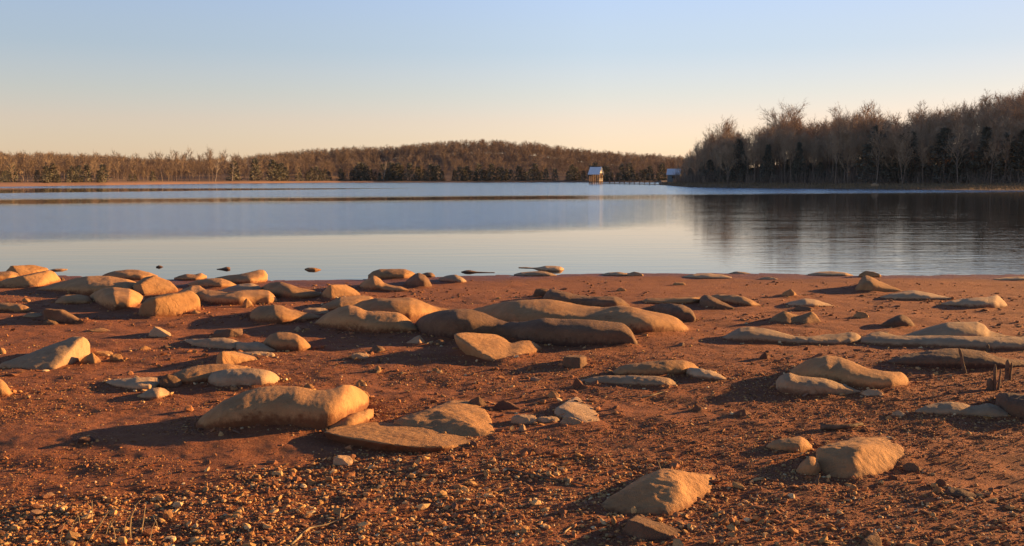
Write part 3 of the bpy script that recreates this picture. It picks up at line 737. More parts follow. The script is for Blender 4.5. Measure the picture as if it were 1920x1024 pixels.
R('G', .4, .5, 1.0, 'crumpled thin grey slab right of the other one, touching the egg-shaped boulder', '430,646,650;445,640,657;465,643,659;485,641,660;500,648,659;516,656,658', st=-.4)
R('G', .4, .6, 1.0, 'flat bar-shaped slab below the crumpled grey one', '436,663,667;446,660,670;470,660,672;500,660,672;512,661,670;516,666,668', st=-.3)
R('T', .4, .65, 1.0, 'smooth egg-shaped boulder pointing down to the right', '493,644,648;500,634,652;508,627,655;520,624,657;540,624,658;558,628,658;570,635,657;578,644,656;585,653,654')
H('T', 'bright flat-fronted stone just above the pale oval boulder', '416,691;404,684;492,679;415,659,.05;405,668,.1;440,659.5,.5;470,668,.55;490,676,.5;440,665,1.0;420,661,.6', soft=3, st=-.3)
R('T', .55, .6, 1.0, 'rough slab with a dark hollow under it, behind the pale oval boulder', '316,716,720;330,700,722;350,692,722;370,687,721;400,683,718;430,684,714;452,687,708;470,691,701', st=.1)
S('D', 'dark stone in the gap between the flat bright slab and the pale oval boulder', 297, 342, 701, 728)
R('G', .4, .65, 1.0, 'pale oval boulder nearest the viewer in the small left group', '386,711,716;392,702,721;405,697,725;425,694,727;460,691,727;490,692,726;507,695,723;518,701,719;525,709,713', st=-.15)
R('G', .6, .7, .9, 'flat bright slab with its dark underside showing, left of the dark gap', '198,716,718;212,713,724;232,711,729;255,709,732;280,709,732;296,710,727;299,718,721', sm=.6)
R('G', .45, .55, 1.0, 'small rounded stone just below the flat bright slab', '262,742,746;272,735,749;285,729,750;300,727,749;310,730,745;319,737,740', cat='stone', name='stone')
S('T', 'small three-sided stone standing at the foot of the saddle slab', 453, 477, 559, 577, 3)
S('T', 'small flat orange stone on the mud below the front block', 357, 376, 581, 589)
S('T', 'little tan stone at the left, next to the shadowed low slab', 40, 58, 558, 567)
S('T', 'small flat orange stone on the mud below the angular shaded stone', 259, 284, 648, 657)
S('D', 'small dark flat stone right of the flat orange one, below the angular shaded stone', 300, 324, 647, 654)
# --- centre foreground
S('G', 'small white pyramid stone in front of the long hump-backed boulder', 761, 801, 628, 646, 1)
S('D', 'small dark-fronted rounded stone between the egg-shaped boulder and the orange one', 693, 724, 647, 661)
S('G', 'small pale flat stone just left of the dark-fronted rounded one', 658, 693, 661, 673, 2)
S('G', 'tiny white stone in the shadow behind the egg-shaped boulder', 551, 564, 611, 621, 1)
S('D', 'dark lump of stone beside the white pyramid one', 812, 836, 636, 648)
S('T', 'bright round stone just behind the right end of the big foreground boulder', 665, 687, 711, 727, 0)
S('T', 'small bright orange stone standing on the mud above the centre of the picture front', 699, 716, 685, 696, 1)
S('T', 'small bright yellow stone right of the bright orange one', 809, 825, 689, 699)
S('T', 'oval bright stone on the gravel between the centre slabs and the log-shaped boulder', 1026, 1050, 732, 747, 0)
S('T', 'small bright stone lying above the left crest of the big foreground boulder', 568, 590, 719, 729)
R('T', .4, .65, .9, 'big foreground boulder, dark and mossy grey-brown, with a bright lump at its right end', 
  '368,798,802;375,788,805;390,774,807;420,753,809;455,738,809;490,727,808;520,724,807;558,727,809;590,733,809;612,733,808;630,729,806;645,723,803;658,722,796;668,725,786;678,730,774;687,738,765;692,752,757', st=.22, rough=1.1)  # base stain raised so its colour also deepens the front's shade
S('T', 'knob of stone stuck to the right end of the big foreground boulder', 672, 694, 731, 750, 0)
R('T', .45, .55, .9, 'narrow stone ridge lying between the big foreground boulder and the flat slab', '606,803,806;625,792,808;650,781,806;672,773,801;690,767,794;701,768,783', cat='boulder')
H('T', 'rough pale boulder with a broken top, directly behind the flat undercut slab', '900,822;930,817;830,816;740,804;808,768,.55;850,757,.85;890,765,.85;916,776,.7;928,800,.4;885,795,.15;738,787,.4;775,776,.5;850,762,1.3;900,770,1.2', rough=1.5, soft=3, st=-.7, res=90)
H('T', 'flat undercut slab in the foreground with a thin dark front edge', '780,844;690,836;640,824;888,832;835,842;603,808,.35,1;630,815,.2,1;660,822,.10,1;720,831,-.06,1;780,838,-.09,1;830,838,-.06,1;897,822,.3,1;640,797,.6;690,792,.75;750,791,.85;850,804,.7', rough=1.1, st=-.9, soft=2, res=110, under=1.3)  # front edge darkened in its colour to stand for shade
S('G', 'white angular stone alone on the gravel in front of the flat undercut slab', 622, 664, 853, 874, 2)
H('G', 'pale faceted stone with a shaded left side, right of the rough pale boulder', '1070,791;1038,779;1127,792;1100,796;1060,768,.2;1041,763,.35;1062,759,.5;1095,760,.55;1115,771,.45;1126,785,.15;1080,764,.9', soft=2, st=-.3, cat='stone', name='stone')
S('G', 'grey stone leaning against the front of the pale faceted one', 1047, 1093, 781, 798)
S('G', 'flat grey stone left of the pale faceted one', 1006, 1050, 780, 793, 2)
S('G', 'broken whitish flake left of the flat grey stone', 958, 1008, 776, 796, 2)
S('G', 'small whitish chip in front of the broken flake', 969, 989, 794, 810, 1)
S('D', 'dark upright shard of stone left in the pair above the rough pale boulder', 868, 914, 742, 764, 1)
S('R', 'dark upturned shard of stone right in the pair above the rough pale boulder', 922, 977, 749, 769, 3)
S('R', 'red-brown pointed stone at the left of the thin pale flat slab', 1070, 1098, 707, 728, 3)
S('R', 'small red-brown stone on the mud left of the sleeping-animal boulder', 1422, 1446, 660, 673, 1)
S('R', 'red angular stone on the gravel below the roll-shaped boulder', 1371, 1410, 766, 781, 1)
S('R', 'small red-brown lump left of the red angular stone', 1297, 1320, 758, 772, 0)
S('D', 'dark brown flat stone with a tail of shadow on the left gravel', 145, 182, 819, 832, 2, st=1.2)
# --- right foreground
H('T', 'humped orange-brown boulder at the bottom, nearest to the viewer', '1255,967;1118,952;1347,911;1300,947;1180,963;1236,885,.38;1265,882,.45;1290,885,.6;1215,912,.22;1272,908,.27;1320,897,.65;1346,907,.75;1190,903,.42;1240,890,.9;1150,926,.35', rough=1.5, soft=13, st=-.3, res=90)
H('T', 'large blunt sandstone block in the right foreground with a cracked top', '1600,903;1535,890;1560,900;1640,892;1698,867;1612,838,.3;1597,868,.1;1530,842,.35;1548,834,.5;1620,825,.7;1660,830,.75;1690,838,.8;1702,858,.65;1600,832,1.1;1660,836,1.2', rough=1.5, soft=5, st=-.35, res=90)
R('T', .35, .7, 1.0, 'small rounded stone leaning on the left side of the blunt sandstone block', '1492,882,886;1499,872,891;1507,863,894;1516,857,896;1527,858,896;1534,867,894;1539,880,889', cat='stone', name='stone', st=-.2)
R('T', .45, .6, 1.0, 'low stone with a rough dark right end, behind the blunt sandstone block', '1436,837,840;1448,828,844;1462,823,847;1485,821,849;1500,820,849;1512,826,847;1523,837,842', st=-.1)
S('D', 'dark lump of stone at the right foot of the blunt sandstone block', 1688, 1726, 866, 885, 0)
S('R', 'upright brown stone topmost in the small pile on the right gravel', 1751, 1776, 897, 914, 0)
S('T', 'small tan stone at the left in the small pile on the right gravel', 1748, 1767, 911, 926, 0)
R('D', .6, .5, 1.0, 'flat grey stone with a shaded front in the small pile on the right gravel', '1766,922,926;1780,917,931;1800,918,934;1820,926,936;1840,933,935', cat='stone', name='stone')
H('D', 'half-buried brown slab with a bright upper edge at the bottom, below the humped boulder', '1200,1016;1162,1004;1278,1013;1178,975,.12;1192,971,.2;1205,982,.05;1276,1008,.2;1195,975,.4', soft=2)
H('D', 'dark stone with a pointed top at the bottom edge, right of the half-buried slab', '1635,1040;1606,1032;1656,1032;1620,1010,.05;1646,999,.15;1652,1012,.1;1640,1004,.35', soft=2, name='stone', cat='stone')
S('T', 'little orange stone left of the humped boulder top, on the right gravel', 1257, 1278, 862, 873, 0)
S('T', 'yellowish round stone on the coarse gravel at the lower left', 304, 325, 957, 973, 2)

# silt banked against the feet of the stones
def make_skirt():
    nx = int((SK_X1 - SK_X0) / SK_C) + 2; ny = int((SK_Y1 - SK_Y0) / SK_C) + 2
    g = np.zeros((ny, nx))
    for ft in FEET:
        for x, y, h in ft[::2]:
            a = min(.030, .16 * h); w = max(.035, a * 3.2)
            if y > 20.3 or a < .003: continue
            r = int(w * 2.2 / SK_C) + 1; i = int((x - SK_X0) / SK_C); j = int((y - SK_Y0) / SK_C)
            i0, i1, j0, j1 = max(0, i - r), min(nx, i + r + 1), max(0, j - r), min(ny, j + r + 1)
            if i0 >= i1 or j0 >= j1: continue
            X = SK_X0 + np.arange(i0, i1) * SK_C - x; Y = SK_Y0 + np.arange(j0, j1) * SK_C - y
            g[j0:j1, i0:i1] = np.maximum(g[j0:j1, i0:i1], a * np.exp(-(X[None] ** 2 + Y[:, None] ** 2) / w ** 2))
    X, Y = np.meshgrid(SK_X0 + np.arange(nx) * SK_C, SK_Y0 + np.arange(ny) * SK_C)
    return g * np.clip(.55 + 1.1 * vnoise(X * 3.1, Y * 3.1, seed=77), 0, 1.3)
SKIRT = make_skirt()
make_ground()
# ------------------------------------------------------------------ gravel and grit: nobody could count it
def ico():
    p = (1 + 5 ** .5) / 2
    v = np.array([(-1, p, 0), (1, p, 0), (-1, -p, 0), (1, -p, 0), (0, -1, p), (0, 1, p), (0, -1, -p), (0, 1, -p), (p, 0, -1), (p, 0, 1), (-p, 0, -1), (-p, 0, 1)], float)
    v /= np.linalg.norm(v[0])
    f = np.array([(0, 11, 5), (0, 5, 1), (0, 1, 7), (0, 7, 10), (0, 10, 11), (1, 5, 9), (5, 11, 4), (11, 10, 2), (10, 7, 6), (7, 1, 8),
                  (3, 9, 4), (3, 4, 2), (3, 2, 6), (3, 6, 8), (3, 8, 9), (4, 9, 5), (2, 4, 11), (6, 2, 10), (8, 6, 7), (9, 8, 1)])
    return v, f

def scatter(n, d0, d1, amax, dens):
    """n candidate points, uniform over the ground between two distances, kept by a density function"""
    r = np.sqrt(RNG.uniform(d0 * d0, d1 * d1, n)); a = RNG.uniform(-amax, amax, n)
    x, y = r * np.sin(a), r * np.cos(a)
    keep = RNG.uniform(0, 1, n) < dens(x, y)
    return x[keep], y[keep]

PAL = np.array([(.47, .25, .085), (.40, .19, .066), (.56, .33, .13), (.31, .125, .048), (.23, .092, .04), (.15, .068, .036), (.60, .42, .21), (.37, .155, .056), (.21, .12, .07)])
PALW = np.array([.22, .19, .13, .14, .09, .06, .06, .08, .03])
def octa():
    return np.array([(1, 0, 0), (-1, 0, 0), (0, 1, 0), (0, -1, 0), (0, 0, 1), (0, 0, -1)], float), np.array([(0, 2, 4), (2, 1, 4), (1, 3, 4), (3, 0, 4), (2, 0, 5), (1, 2, 5), (3, 1, 5), (0, 3, 5)])
def pebbles(name, x, y, size, mat, palw=PALW, sink=.25, small=False):
    n = len(x); v, f = octa() if small else ico(); nv = len(v)
    z = height(x, y)
    rot = RNG.uniform(0, 2 * math.pi, n); tilt = RNG.normal(0, .35, n)
    sc = np.stack([RNG.uniform(.8, 1.5, n), RNG.uniform(.6, 1.1, n), RNG.uniform(.28, .75, n)], -1)
    J = 1 + RNG.normal(0, .22, (n, nv))
    P = v[None] * J[:, :, None] * sc[:, None, :]
    ct, st_ = np.cos(tilt)[:, None], np.sin(tilt)[:, None]
    P = np.stack([P[:, :, 0] * ct - P[:, :, 2] * st_, P[:, :, 1], P[:, :, 0] * st_ + P[:, :, 2] * ct], -1)
    c, s = np.cos(rot)[:, None], np.sin(rot)[:, None]
    P = np.stack([P[:, :, 0] * c - P[:, :, 1] * s, P[:, :, 0] * s + P[:, :, 1] * c, P[:, :, 2]], -1)
    P = P * (size[:, None, None] * .5)
    P += np.stack([x, y, z + size * .5 * sc[:, 2] * (1 - 2 * sink)], -1)[:, None, :]
    V = P.reshape(-1, 3); T = (f[None] + (np.arange(n) * nv)[:, None, None]).reshape(-1, 3)
    ci = RNG.choice(len(PAL), n, p=palw / palw.sum())
    col = PAL[ci] * RNG.uniform(.9, 1.55, (n, 1)); col = np.concatenate([col, np.ones((n, 1))], -1)
    col = np.repeat(col, nv, axis=0)
    return tag(mesh_np(name, V, [T], mat, attrs={'tint': ('POINT', 'FLOAT_COLOR', col)}), kind='stuff')

def mat_pebble():
    t = NT('pebble'); p = t.pos()
    c = t.attr('tint', 'Color'); n = t.noise(p, 160, 3, .6)
    c = t.mix(t.math('MULTIPLY', t.maprange(n, .5, .7), .5), c, (.16, .065, .035))
    return t.fin(c, .9, t.bump(n, .004, .8))
M['pebble'] = mat_pebble()

def coarse_d(x, y):
    d = np.hypot(x, y); px = px_of(x, y)
    patch = fbm(x * 1.1 + 9, y * 1.4, oct=3, seed=31)
    edge = 5.95 + .25 * fbm(x * .8, y * .8, oct=2, seed=33) + .45 * np.exp(-((px - 820) / 330.) ** 2)
    w = 1 - sstep(-.35, .25, d - edge)
    return np.clip(w * (.72 + .8 * patch) * (1 - .6 * sstep(650, 1200, px)), 0.0, 1)
x, y = scatter(115000, 4.0, 7.2, .62, coarse_d)
sz = np.clip(RNG.lognormal(math.log(.0110), .58, len(x)), .005, .06)
tag(pebbles('coarse_gravel', x, y, sz, M['pebble']), 'loose ochre and brown gravel covering the ground nearest the viewer', 'gravel')

def lump_d(x, y):
    px = px_of(x, y); return np.clip(.35 + 1.1 * fbm(x * 1.6, y * 1.9, oct=2, seed=35), 0, 1) * (1 - .8 * sstep(600, 1000, px)) * (1 - sstep(5.1, 5.7, np.hypot(x, y)))
x, y = scatter(2600, 4.0, 5.9, .62, lump_d)
sz = np.clip(RNG.lognormal(math.log(.027), .38, len(x)), .015, .07)
tag(pebbles('gravel_stones', x, y, sz, M['pebble'], np.array([.28, .2, .22, .1, .05, .03, .1, .05, .02])), 'larger ochre stones lying among the gravel at the bottom', 'gravel')

def fine_d(x, y):
    d = np.hypot(x, y)
    patch = fbm(x * .7 + 2, y * 1.1, oct=3, seed=41)
    p2 = fbm(x * 2.2, y * 2.8, oct=2, seed=43)
    w = (1 - sstep(7.2, 11.5, d))
    bare = np.exp(-((y - 6.25 + .1 * x) / .35) ** 2) * (px_of(x, y) < 800) * .55
    return np.clip(w * (.5 + .8 * patch + .4 * p2) - bare + .05, .02, 1)
x, y = scatter(330000, 4.0, 12.5, .62, fine_d)
sz = np.clip(RNG.lognormal(math.log(.0088), .42, len(x)), .005, .03) * (1 + .05 * (np.hypot(x, y) - 5))
tag(pebbles('fine_grit', x, y, sz, M['pebble'], np.array([.10, .16, .05, .25, .2, .12, .02, .10, .03]), small=True), 'fine red-brown grit strewn over the mud in the foreground', 'grit')

def far_d(x, y): return np.clip(.25 + .9 * fbm(x * .5, y * .6, oct=3, seed=51), 0, 1) * (1 - sstep(15, 20.3, y))
x, y = scatter(7500, 6.3, 20.5, .60, far_d)
sz = np.clip(RNG.lognormal(math.log(.023), .5, len(x)), .011, .08)
tag(pebbles('scattered_pebbles', x, y, sz, M['pebble'], np.array([.15, .15, .1, .2, .15, .1, .05, .1, .1]), .35), 'small pebbles and crumbs of stone dotted over the red mud flat', 'pebbles')

ft = np.concatenate(FEET); ft = ft[(ft[:, 1] < 17)]; ft = ft[RNG.choice(len(ft), 5200)]
sg = .05 + .15 * ft[:, 2]; x = ft[:, 0] + RNG.normal(0, 1, len(ft)) * sg; y = ft[:, 1] + RNG.normal(-.02, 1, len(ft)) * sg
sz = np.clip(RNG.lognormal(math.log(.017), .6, len(x)), .006, .06)
tag(pebbles('rock_crumbs', x, y, sz, M['pebble'], np.array([.2, .12, .16, .16, .13, .08, .08, .05, .02]), .35), 'broken crumbs of stone gathered around the feet of the boulders', 'crumbs')

# clods: low dark ripples and crumbs of mud
def clod_d(x, y): return np.clip(.2 + 1.0 * fbm(x * .6 + 7, y * .9, oct=3, seed=61), 0, 1) * (1 - sstep(17, 20.5, y))
x, y = scatter(15000, 6.0, 20.8, .60, clod_d)
sz = np.clip(RNG.lognormal(math.log(.034), .45, len(x)), .015, .10)
tag(pebbles('mud_clods', x, y, sz, M['pebble'], np.array([0, 0, 0, .25, .35, .3, 0, .1, 0]), .42), 'crumbly clods of red mud on the flat', 'mud')

# ------------------------------------------------------------------ dry stalks, twigs, stumps
def stalk(label, pts, rad, mat='straw', name='dry_stalk', cat='stalk', group=None):
    """pts: (px, py, height above the ground directly below)"""
    W3 = []; rad = rad * 1.5
    for px, py, h in pts:
        x, y, z = (float(q) for q in hit(px, py))
        if h: 
            # the point stands h above the ground at the depth of the stalk foot
            x, y, z = foot[0] + (px - fpx) / F * foot[1], foot[1] + .01 * len(W3), foot[2] + h
        else: foot, fpx = (x, y, z), px
        W3.append(Vector((x, y, z + rad * .8)))
    P = []
    for i in range(len(W3) - 1):
        for t in (0, .33, .66): 
            p = W3[i].lerp(W3[i + 1], t); P.append(p + Vector((RNG.normal(0, rad * .35), RNG.normal(0, rad * .35), 0)))
    P.append(W3[-1])
    o0 = P[0].copy(); mb = MB(); n = len(P)
    mb.tube([p - o0 for p in P], [rad * (1 - .6 * i / n) for i in range(n)], 5)
    o = mb.build(name, M[mat], smooth=True); o.location = o0
    return tag(o, label, cat, group)
stalk('long dry grass stalk bent over like a bow at the lower left', [(160, 1022, 0), (186, 985, .09), (205, 955, .155), (226, 949, .16), (243, 957, .14)], .0030)
stalk('upright dry stalk curving right, left in the pair at the lower left', [(244, 1012, 0), (245, 975, .10), (254, 948, .16), (262, 941, .18)], .0024)
stalk('upright straight dry stalk, right in the pair at the lower left', [(265, 1003, 0), (270, 965, .10), (273, 946, .15)], .0022)
stalk('thin upright stalk in the gravel left of the bent one', [(172, 978, 0), (172, 960, .06), (171, 940, .10)], .0018)
stalk('pale dry twig lying in a curve on the gravel, bottom left of centre', [(545, 1023, 0), (580, 992, 0), (618, 984, 0), (642, 975, 0), (661, 966, 0)], .0040)
stalk('short pale twig standing out of the curved twig', [(636, 974, 0), (637, 962, .03), (641, 955, .05)], .0026)
for px, py, dx, h in ((131, 1000, 14, .08), (150, 985, -9, .06), (197, 1008, 20, .11), (218, 1018, -14, .10), (232, 1000, 9, .08), (280, 1015, 12, .10), (296, 995, -10, .06), (112, 1018, 8, .09), (205, 990, 26, .07)):
    stalk('thin dead grass stem in the straggly tuft at the lower left', [(px, py, 0), (px + dx * .4, py, h * .6), (px + dx, py, h)], .0014, 'straw', 'grass_stem', 'stalk', 'dead grass stems at the lower left')
stalk('short straight straw on the gravel, right of the upright stalks', [(423, 1006, 0), (434, 997, 0), (445, 989, 0)], .0024)
stalk('short pale twig on the gravel at the bottom, right of centre', [(1057, 1001, 0), (1070, 990, 0), (1090, 986, 0), (1104, 985, 0)], .0030)
stalk('long dark root lying on the gravel left of the humped boulder', [(948, 880, 0), (985, 890, 0), (1030, 900, 0), (1080, 907, 0), (1120, 917, 0)], .0055, 'wood', 'dead_root', 'root')
stalk('little pale straw crossing the dark root', [(1010, 893, 0), (1022, 888, 0), (1034, 884, 0)], .0026)
stalk('pale forked twig on the mud below the thin pale flat slab', [(1204, 745, 0), (1225, 742, 0), (1240, 737, 0), (1251, 735, 0)], .0042)
stalk('thin dry stalk left of the humped boulder top', [(1240, 883, 0), (1236, 874, .03), (1233, 866, .06)], .0022)
stalk('short weathered stick standing at the foot of the blunt sandstone block', [(1532, 912, 0), (1534, 903, .03), (1538, 896, .055)], .008, 'wood', 'stick', 'stick')
stalk('dark plank-like stick lying flat on the gravel above the blunt sandstone block', [(1543, 806, 0), (1570, 806, 0), (1598, 804, 0), (1617, 800, 0)], .016, 'wood', 'stick', 'stick')

def stump(label, px, yb, h, w, lean, prongs, name='wooden_stump'):
    x, y, z = (float(q) for q in hit(px, yb))
    rt = empty(name, (x, y, z)); tag(rt, label, 'stump')
    for (ox, ph, pw, ln) in prongs:
        mb = MB(); n = 9
        pts = [(ox + ln * (i / (n - 1)) + RNG.normal(0, pw * .07), RNG.normal(0, pw * .07), -.05 + (ph + .05) * i / (n - 1)) for i in range(n)]
        mb.tube(pts, [pw * (1.15 - .35 * i / (n - 1)) * (1 + RNG.normal(0, .08)) * (1.0 if i < n - 1 else .45) for i in range(n)], 9)
        mb.build('split_post', M['wood'], rt, smooth=False)
    return rt
sx_ = lambda px, y: px / F * y
stump('thin weathered post leaning to the left, leftmost of the three wooden stumps', 1812, 700, 0, 0, 0, [(0, .235, .015, -.075)])
stump('split weathered stump with two upright splinters, nearest of the three wooden stumps', 1864, 731, 0, 0, 0, [(0, .215, .015, .0), (.030, .175, .010, .018), (-.040, .10, .026, .0)])
stump('straight weathered stump rightmost of the three wooden stumps', 1887, 713, 0, 0, 0, [(0, .185, .020, .004), (.028, .16, .010, .012)])
stump('tiny wooden peg standing before the biggest pale boulder', 1853, 658, 0, 0, 0, [(0, .07, .018, -.01)], name='wooden_peg')
# ------------------------------------------------------------------ trees
def prism(V, Fc, p0, p1, r0, r1, n):
    p0 = np.array(p0); p1 = np.array(p1); t = p1 - p0; t = t / (np.linalg.norm(t) + 1e-9)
    a = np.cross(t, (.3, .9, .1)); a /= np.linalg.norm(a) + 1e-9; c = np.cross(t, a)
    b = len(V)
    if n == 2:      # a flat sliver
        ang = random.uniform(0, 3.14); w = a * math.cos(ang) + c * math.sin(ang)
        V += [p0 - w * r0, p0 + w * r0, p1]; Fc.append((b, b + 1, b + 2)); return
    for p, r in ((p0, r0), (p1, r1)):
        for k in range(n):
            an = 2 * math.pi * k / n; V.append(p + (a * math.cos(an) + c * math.sin(an)) * r)
    for k in range(n):
        k2 = (k + 1) % n
        Fc.append((b + k, b + k2, b + n + k2)); Fc.append((b + k, b + n + k2, b + n + k))

def bare_tree_geo(seed, H=14., limbs=15, subs=6, twigs=5, tlets=3, spread=1.0, tw=.022, clear=.32, fork=False, flat=False):
    """returns trunk (V,F) and crown (V,F): a leafless hardwood"""
    rnd = random.Random(seed); random.seed(seed)
    TV, TF, CV, CF = [], [], [], []
    def dirv(base, ang, az):
        base = np.array(base) / np.linalg.norm(base)
        a = np.cross(base, (.2, .5, .84)); a /= np.linalg.norm(a); c = np.cross(base, a)
        return base * math.cos(ang) + (a * math.cos(az) + c * math.sin(az)) * math.sin(ang)
    r0 = H * .0125
    def grow(p, d, L, r, level):
        """a wandering limb; returns its points"""
        n = 3 if level < 2 else 2; pts = [np.array(p)]; q = np.array(d)
        for i in range(n):
            q = q + np.array([rnd.gauss(0, .13), rnd.gauss(0, .13), .12 + rnd.gauss(0, .07)]); q /= np.linalg.norm(q)
            pts.append(pts[-1] + q * L / n)
        for i in range(n):
            prism(CV, CF, pts[i], pts[i + 1], r * (1 - .25 * i), r * (1 - .25 * (i + 1)), 2 if flat and level > 1 else 3)
        return pts, q
    stems = [((0, 0, -.3), (rnd.gauss(0, .05), rnd.gauss(0, .05), 1), H * .86, r0)]
    if fork: stems = [((0, 0, -.3), (.13, .05, 1), H * .84, r0), ((.15, 0, -.3), (-.14, -.06, 1), H * .8, r0 * .85)]
    for (p, d, L, r) in stems:
        n = 7; pts = [np.array(p, float)]; q = np.array(d, float); q /= np.linalg.norm(q)
        for i in range(n):
            q = q + np.array([rnd.gauss(0, .045), rnd.gauss(0, .045), .03]); q /= np.linalg.norm(q); pts.append(pts[-1] + q * L / n)
        rad = [r * (1 - .88 * (i / n)) for i in range(n + 1)]
        for i in range(n): prism(TV, TF, pts[i], pts[i + 1], rad[i], rad[i + 1], 5)
        for li in range(limbs):
            t = clear + (1 - clear) * ((li + rnd.random()) / limbs) ** .9
            i = min(n - 1, int(t * n)); fr = t * n - i
            b = pts[i] * (1 - fr) + pts[i + 1] * fr
            ang = math.radians(rnd.uniform(20, 46)) * (1.1 - .45 * t)
            dd = dirv(q * .3 + np.array((0, 0, 1)), ang, li * 2.4 + rnd.uniform(-.5, .5))
            LL = H * rnd.uniform(.20, .33) * spread * (1.15 - .62 * t)
            lp, _ = grow(b, dd, LL, max(tw * 1.3, r * .36 * (1 - .7 * t)), 1)
            for si in range(subs):
                st = rnd.uniform(.25, 1.0); k = min(2, int(st * 3)); f2 = st * 3 - k
                sb = lp[k] * (1 - f2) + lp[k + 1] * f2
                sd_ = dirv(lp[k + 1] - lp[k], math.radians(rnd.uniform(20, 55)), rnd.uniform(0, 6.28))
                sl = LL * rnd.uniform(.35, .6)
                sp, _ = grow(sb, sd_, sl, tw, 2)
                for ti in range(twigs):
                    tt = rnd.uniform(.15, 1.0); k2 = min(1, int(tt * 2)); f3 = tt * 2 - k2
                    tb = sp[k2] * (1 - f3) + sp[k2 + 1] * f3
                    td = dirv(sp[k2 + 1] - sp[k2], math.radians(rnd.uniform(15, 50)), rnd.uniform(0, 6.28)); td[2] += .15
                    tl = sl * rnd.uniform(.4, .8); te = tb + td * tl
                    prism(CV, CF, tb, te, tw * .75, 0, 2)
                    for _ in range(tlets):
                        u = rnd.uniform(.2, .9); vb = tb + (te - tb) * u
                        vd = dirv(td, math.radians(rnd.uniform(15, 50)), rnd.uniform(0, 6.28))
                        prism(CV, CF, vb, vb + vd * tl * rnd.uniform(.4, .7), tw * .6, 0, 2)
    return (np.array(TV), np.array(TF)), (np.array(CV), np.array(CF))

def cedar_geo(seed, H=9., n=1500, rb=1.9, leaf=.26, lift=.05):
    rnd = np.random.default_rng(seed)
    TV, TF = [], []
    prism(TV, TF, (0, 0, -.3), (0, 0, H * .9), H * .013, .02, 5)
    t = lift + (1 - lift) * rnd.uniform(0, 1, n) ** 1.25
    az = rnd.uniform(0, 2 * math.pi, n)
    prof = np.clip(1.06 - t, 0, 1) ** .8 * np.clip((t - lift) / .07 + .45, 0, 1)
    lump = 1 + .55 * vnoise(az * 1.6 + seed, t * 8) + .16 * np.sin(t * 34 + az)
    r = rb * prof * lump * np.sqrt(rnd.uniform(.10, 1.25, n))
    c = np.stack([r * np.cos(az), r * np.sin(az), t * H - r * .18], -1)
    d = np.stack([np.cos(az), np.sin(az), np.full(n, .35)], -1) + rnd.normal(0, .5, (n, 3)); d /= np.linalg.norm(d, axis=1, keepdims=True)
    s = np.cross(d, rnd.normal(0, 1, (n, 3))); s /= np.linalg.norm(s, axis=1, keepdims=True)
    L = leaf * rnd.uniform(.7, 1.6, (n, 1)); w = L * rnd.uniform(.3, .55, (n, 1))
    V = np.stack([c - s * w * .5, c + s * w * .5, c + d * L * .8 + s * w * .3, c + d * L * 1.25, c + d * L * .7 - s * w * .4], 1).reshape(-1, 3)
    b = (np.arange(n) * 5)[:, None]
    Fc = np.concatenate([b + np.array([0, 1, 2]), b + np.array([0, 2, 4]), b + np.array([2, 3, 4])])
    return (np.array(TV), np.array(TF)), (V, Fc)

def tree_obj(name, geo, m_t, m_c, hidden=True):
    rt = empty(name, (0, 0, 0))
    (tv, tf), (cv, cf) = geo
    mesh_np('trunk', tv, [tf], M[m_t], rt); mesh_np('crown', cv, [cf], M[m_c], rt)
    return rt
def single_obj(name, geo, mat):
    (tv, tf), (cv, cf) = geo
    return mesh_np(name, np.concatenate([tv, cv]), [np.concatenate([tf, cf + len(tv)])], M[mat])

USED = set()
def put(proto, x, y, s, rz, label, cat, group=None):
    if proto.name in USED:
        o = proto.copy(); COL.objects.link(o)
        for ch in proto.children:
            c = ch.copy(); COL.objects.link(c); c.parent = o
    else:
        o = proto; USED.add(proto.name)
    o.location = (x, y, float(height(x, y)) - .05); o.rotation_euler = (0, 0, rz); o.scale = (s[0], s[0], s[1])
    return tag(o, label, cat, group)

GEO_BARE = [bare_tree_geo(100 + i, 14, limbs=16 + i % 3, spread=[1.1, 1.3, .95, 1.2, 1.05, 1.4][i], fork=(i in (1, 5)), clear=[.34, .25, .42, .3, .38, .24][i], tw=.028) for i in range(6)]
BARE = [tree_obj('bare_tree', g, 'bark', 'twig') for g in GEO_BARE]
GEO_FAR = [bare_tree_geo(200 + i, 12, limbs=12, subs=5, twigs=5, tlets=1, spread=[1.4, 1.2, 1.55, 1.3][i], tw=.055, clear=[.25, .35, .2, .3][i]) for i in range(4)]
FARB = [single_obj('bare_tree', g, 'twig_far') for g in GEO_FAR]
PALE = single_obj('pale_barked_tree', bare_tree_geo(301, 12, limbs=8, subs=4, twigs=3, tlets=1, spread=.9, tw=.045), 'pale_bark')
GEO_CED = [cedar_geo(400 + i, 9, 1900, [1.9, 1.6, 2.2][i], .30) for i in range(3)]
CED = [tree_obj('cedar_tree', g, 'bark', 'cedar') for g in GEO_CED]
GEO_CEDF = [cedar_geo(420 + i, 7, 420, [1.7, 1.5, 1.9][i], .55) for i in range(3)]
CEDF = [single_obj('cedar_tree', g, 'cedar_far') for g in GEO_CEDF]
rt_ = random.Random(5)

TOP_A = [1228, 1262, 1285, 1300, 1330, 1352, 1375, 1400, 1425, 1445, 1477, 1500, 1525, 1550, 1575, 1605, 1630, 1655, 1680, 1700, 1722, 1745, 1770, 1800, 1830, 1850, 1880, 1910, 1950, 2100, 2600]
TOP_Y = [300, 296, 284, 262, 238, 224, 236, 238, 226, 214, 192, 214, 224, 214, 194, 190, 188, 204, 206, 216, 187, 204, 192, 190, 178, 168, 172, 160, 155, 150, 150]
def top_h(px, y):            # height of the skyline above the lake at that distance
    return CAM_H + (336 - np.interp(px, TOP_A, TOP_Y)) / F * y
def wx(px, y): return (px - 960) / F * y

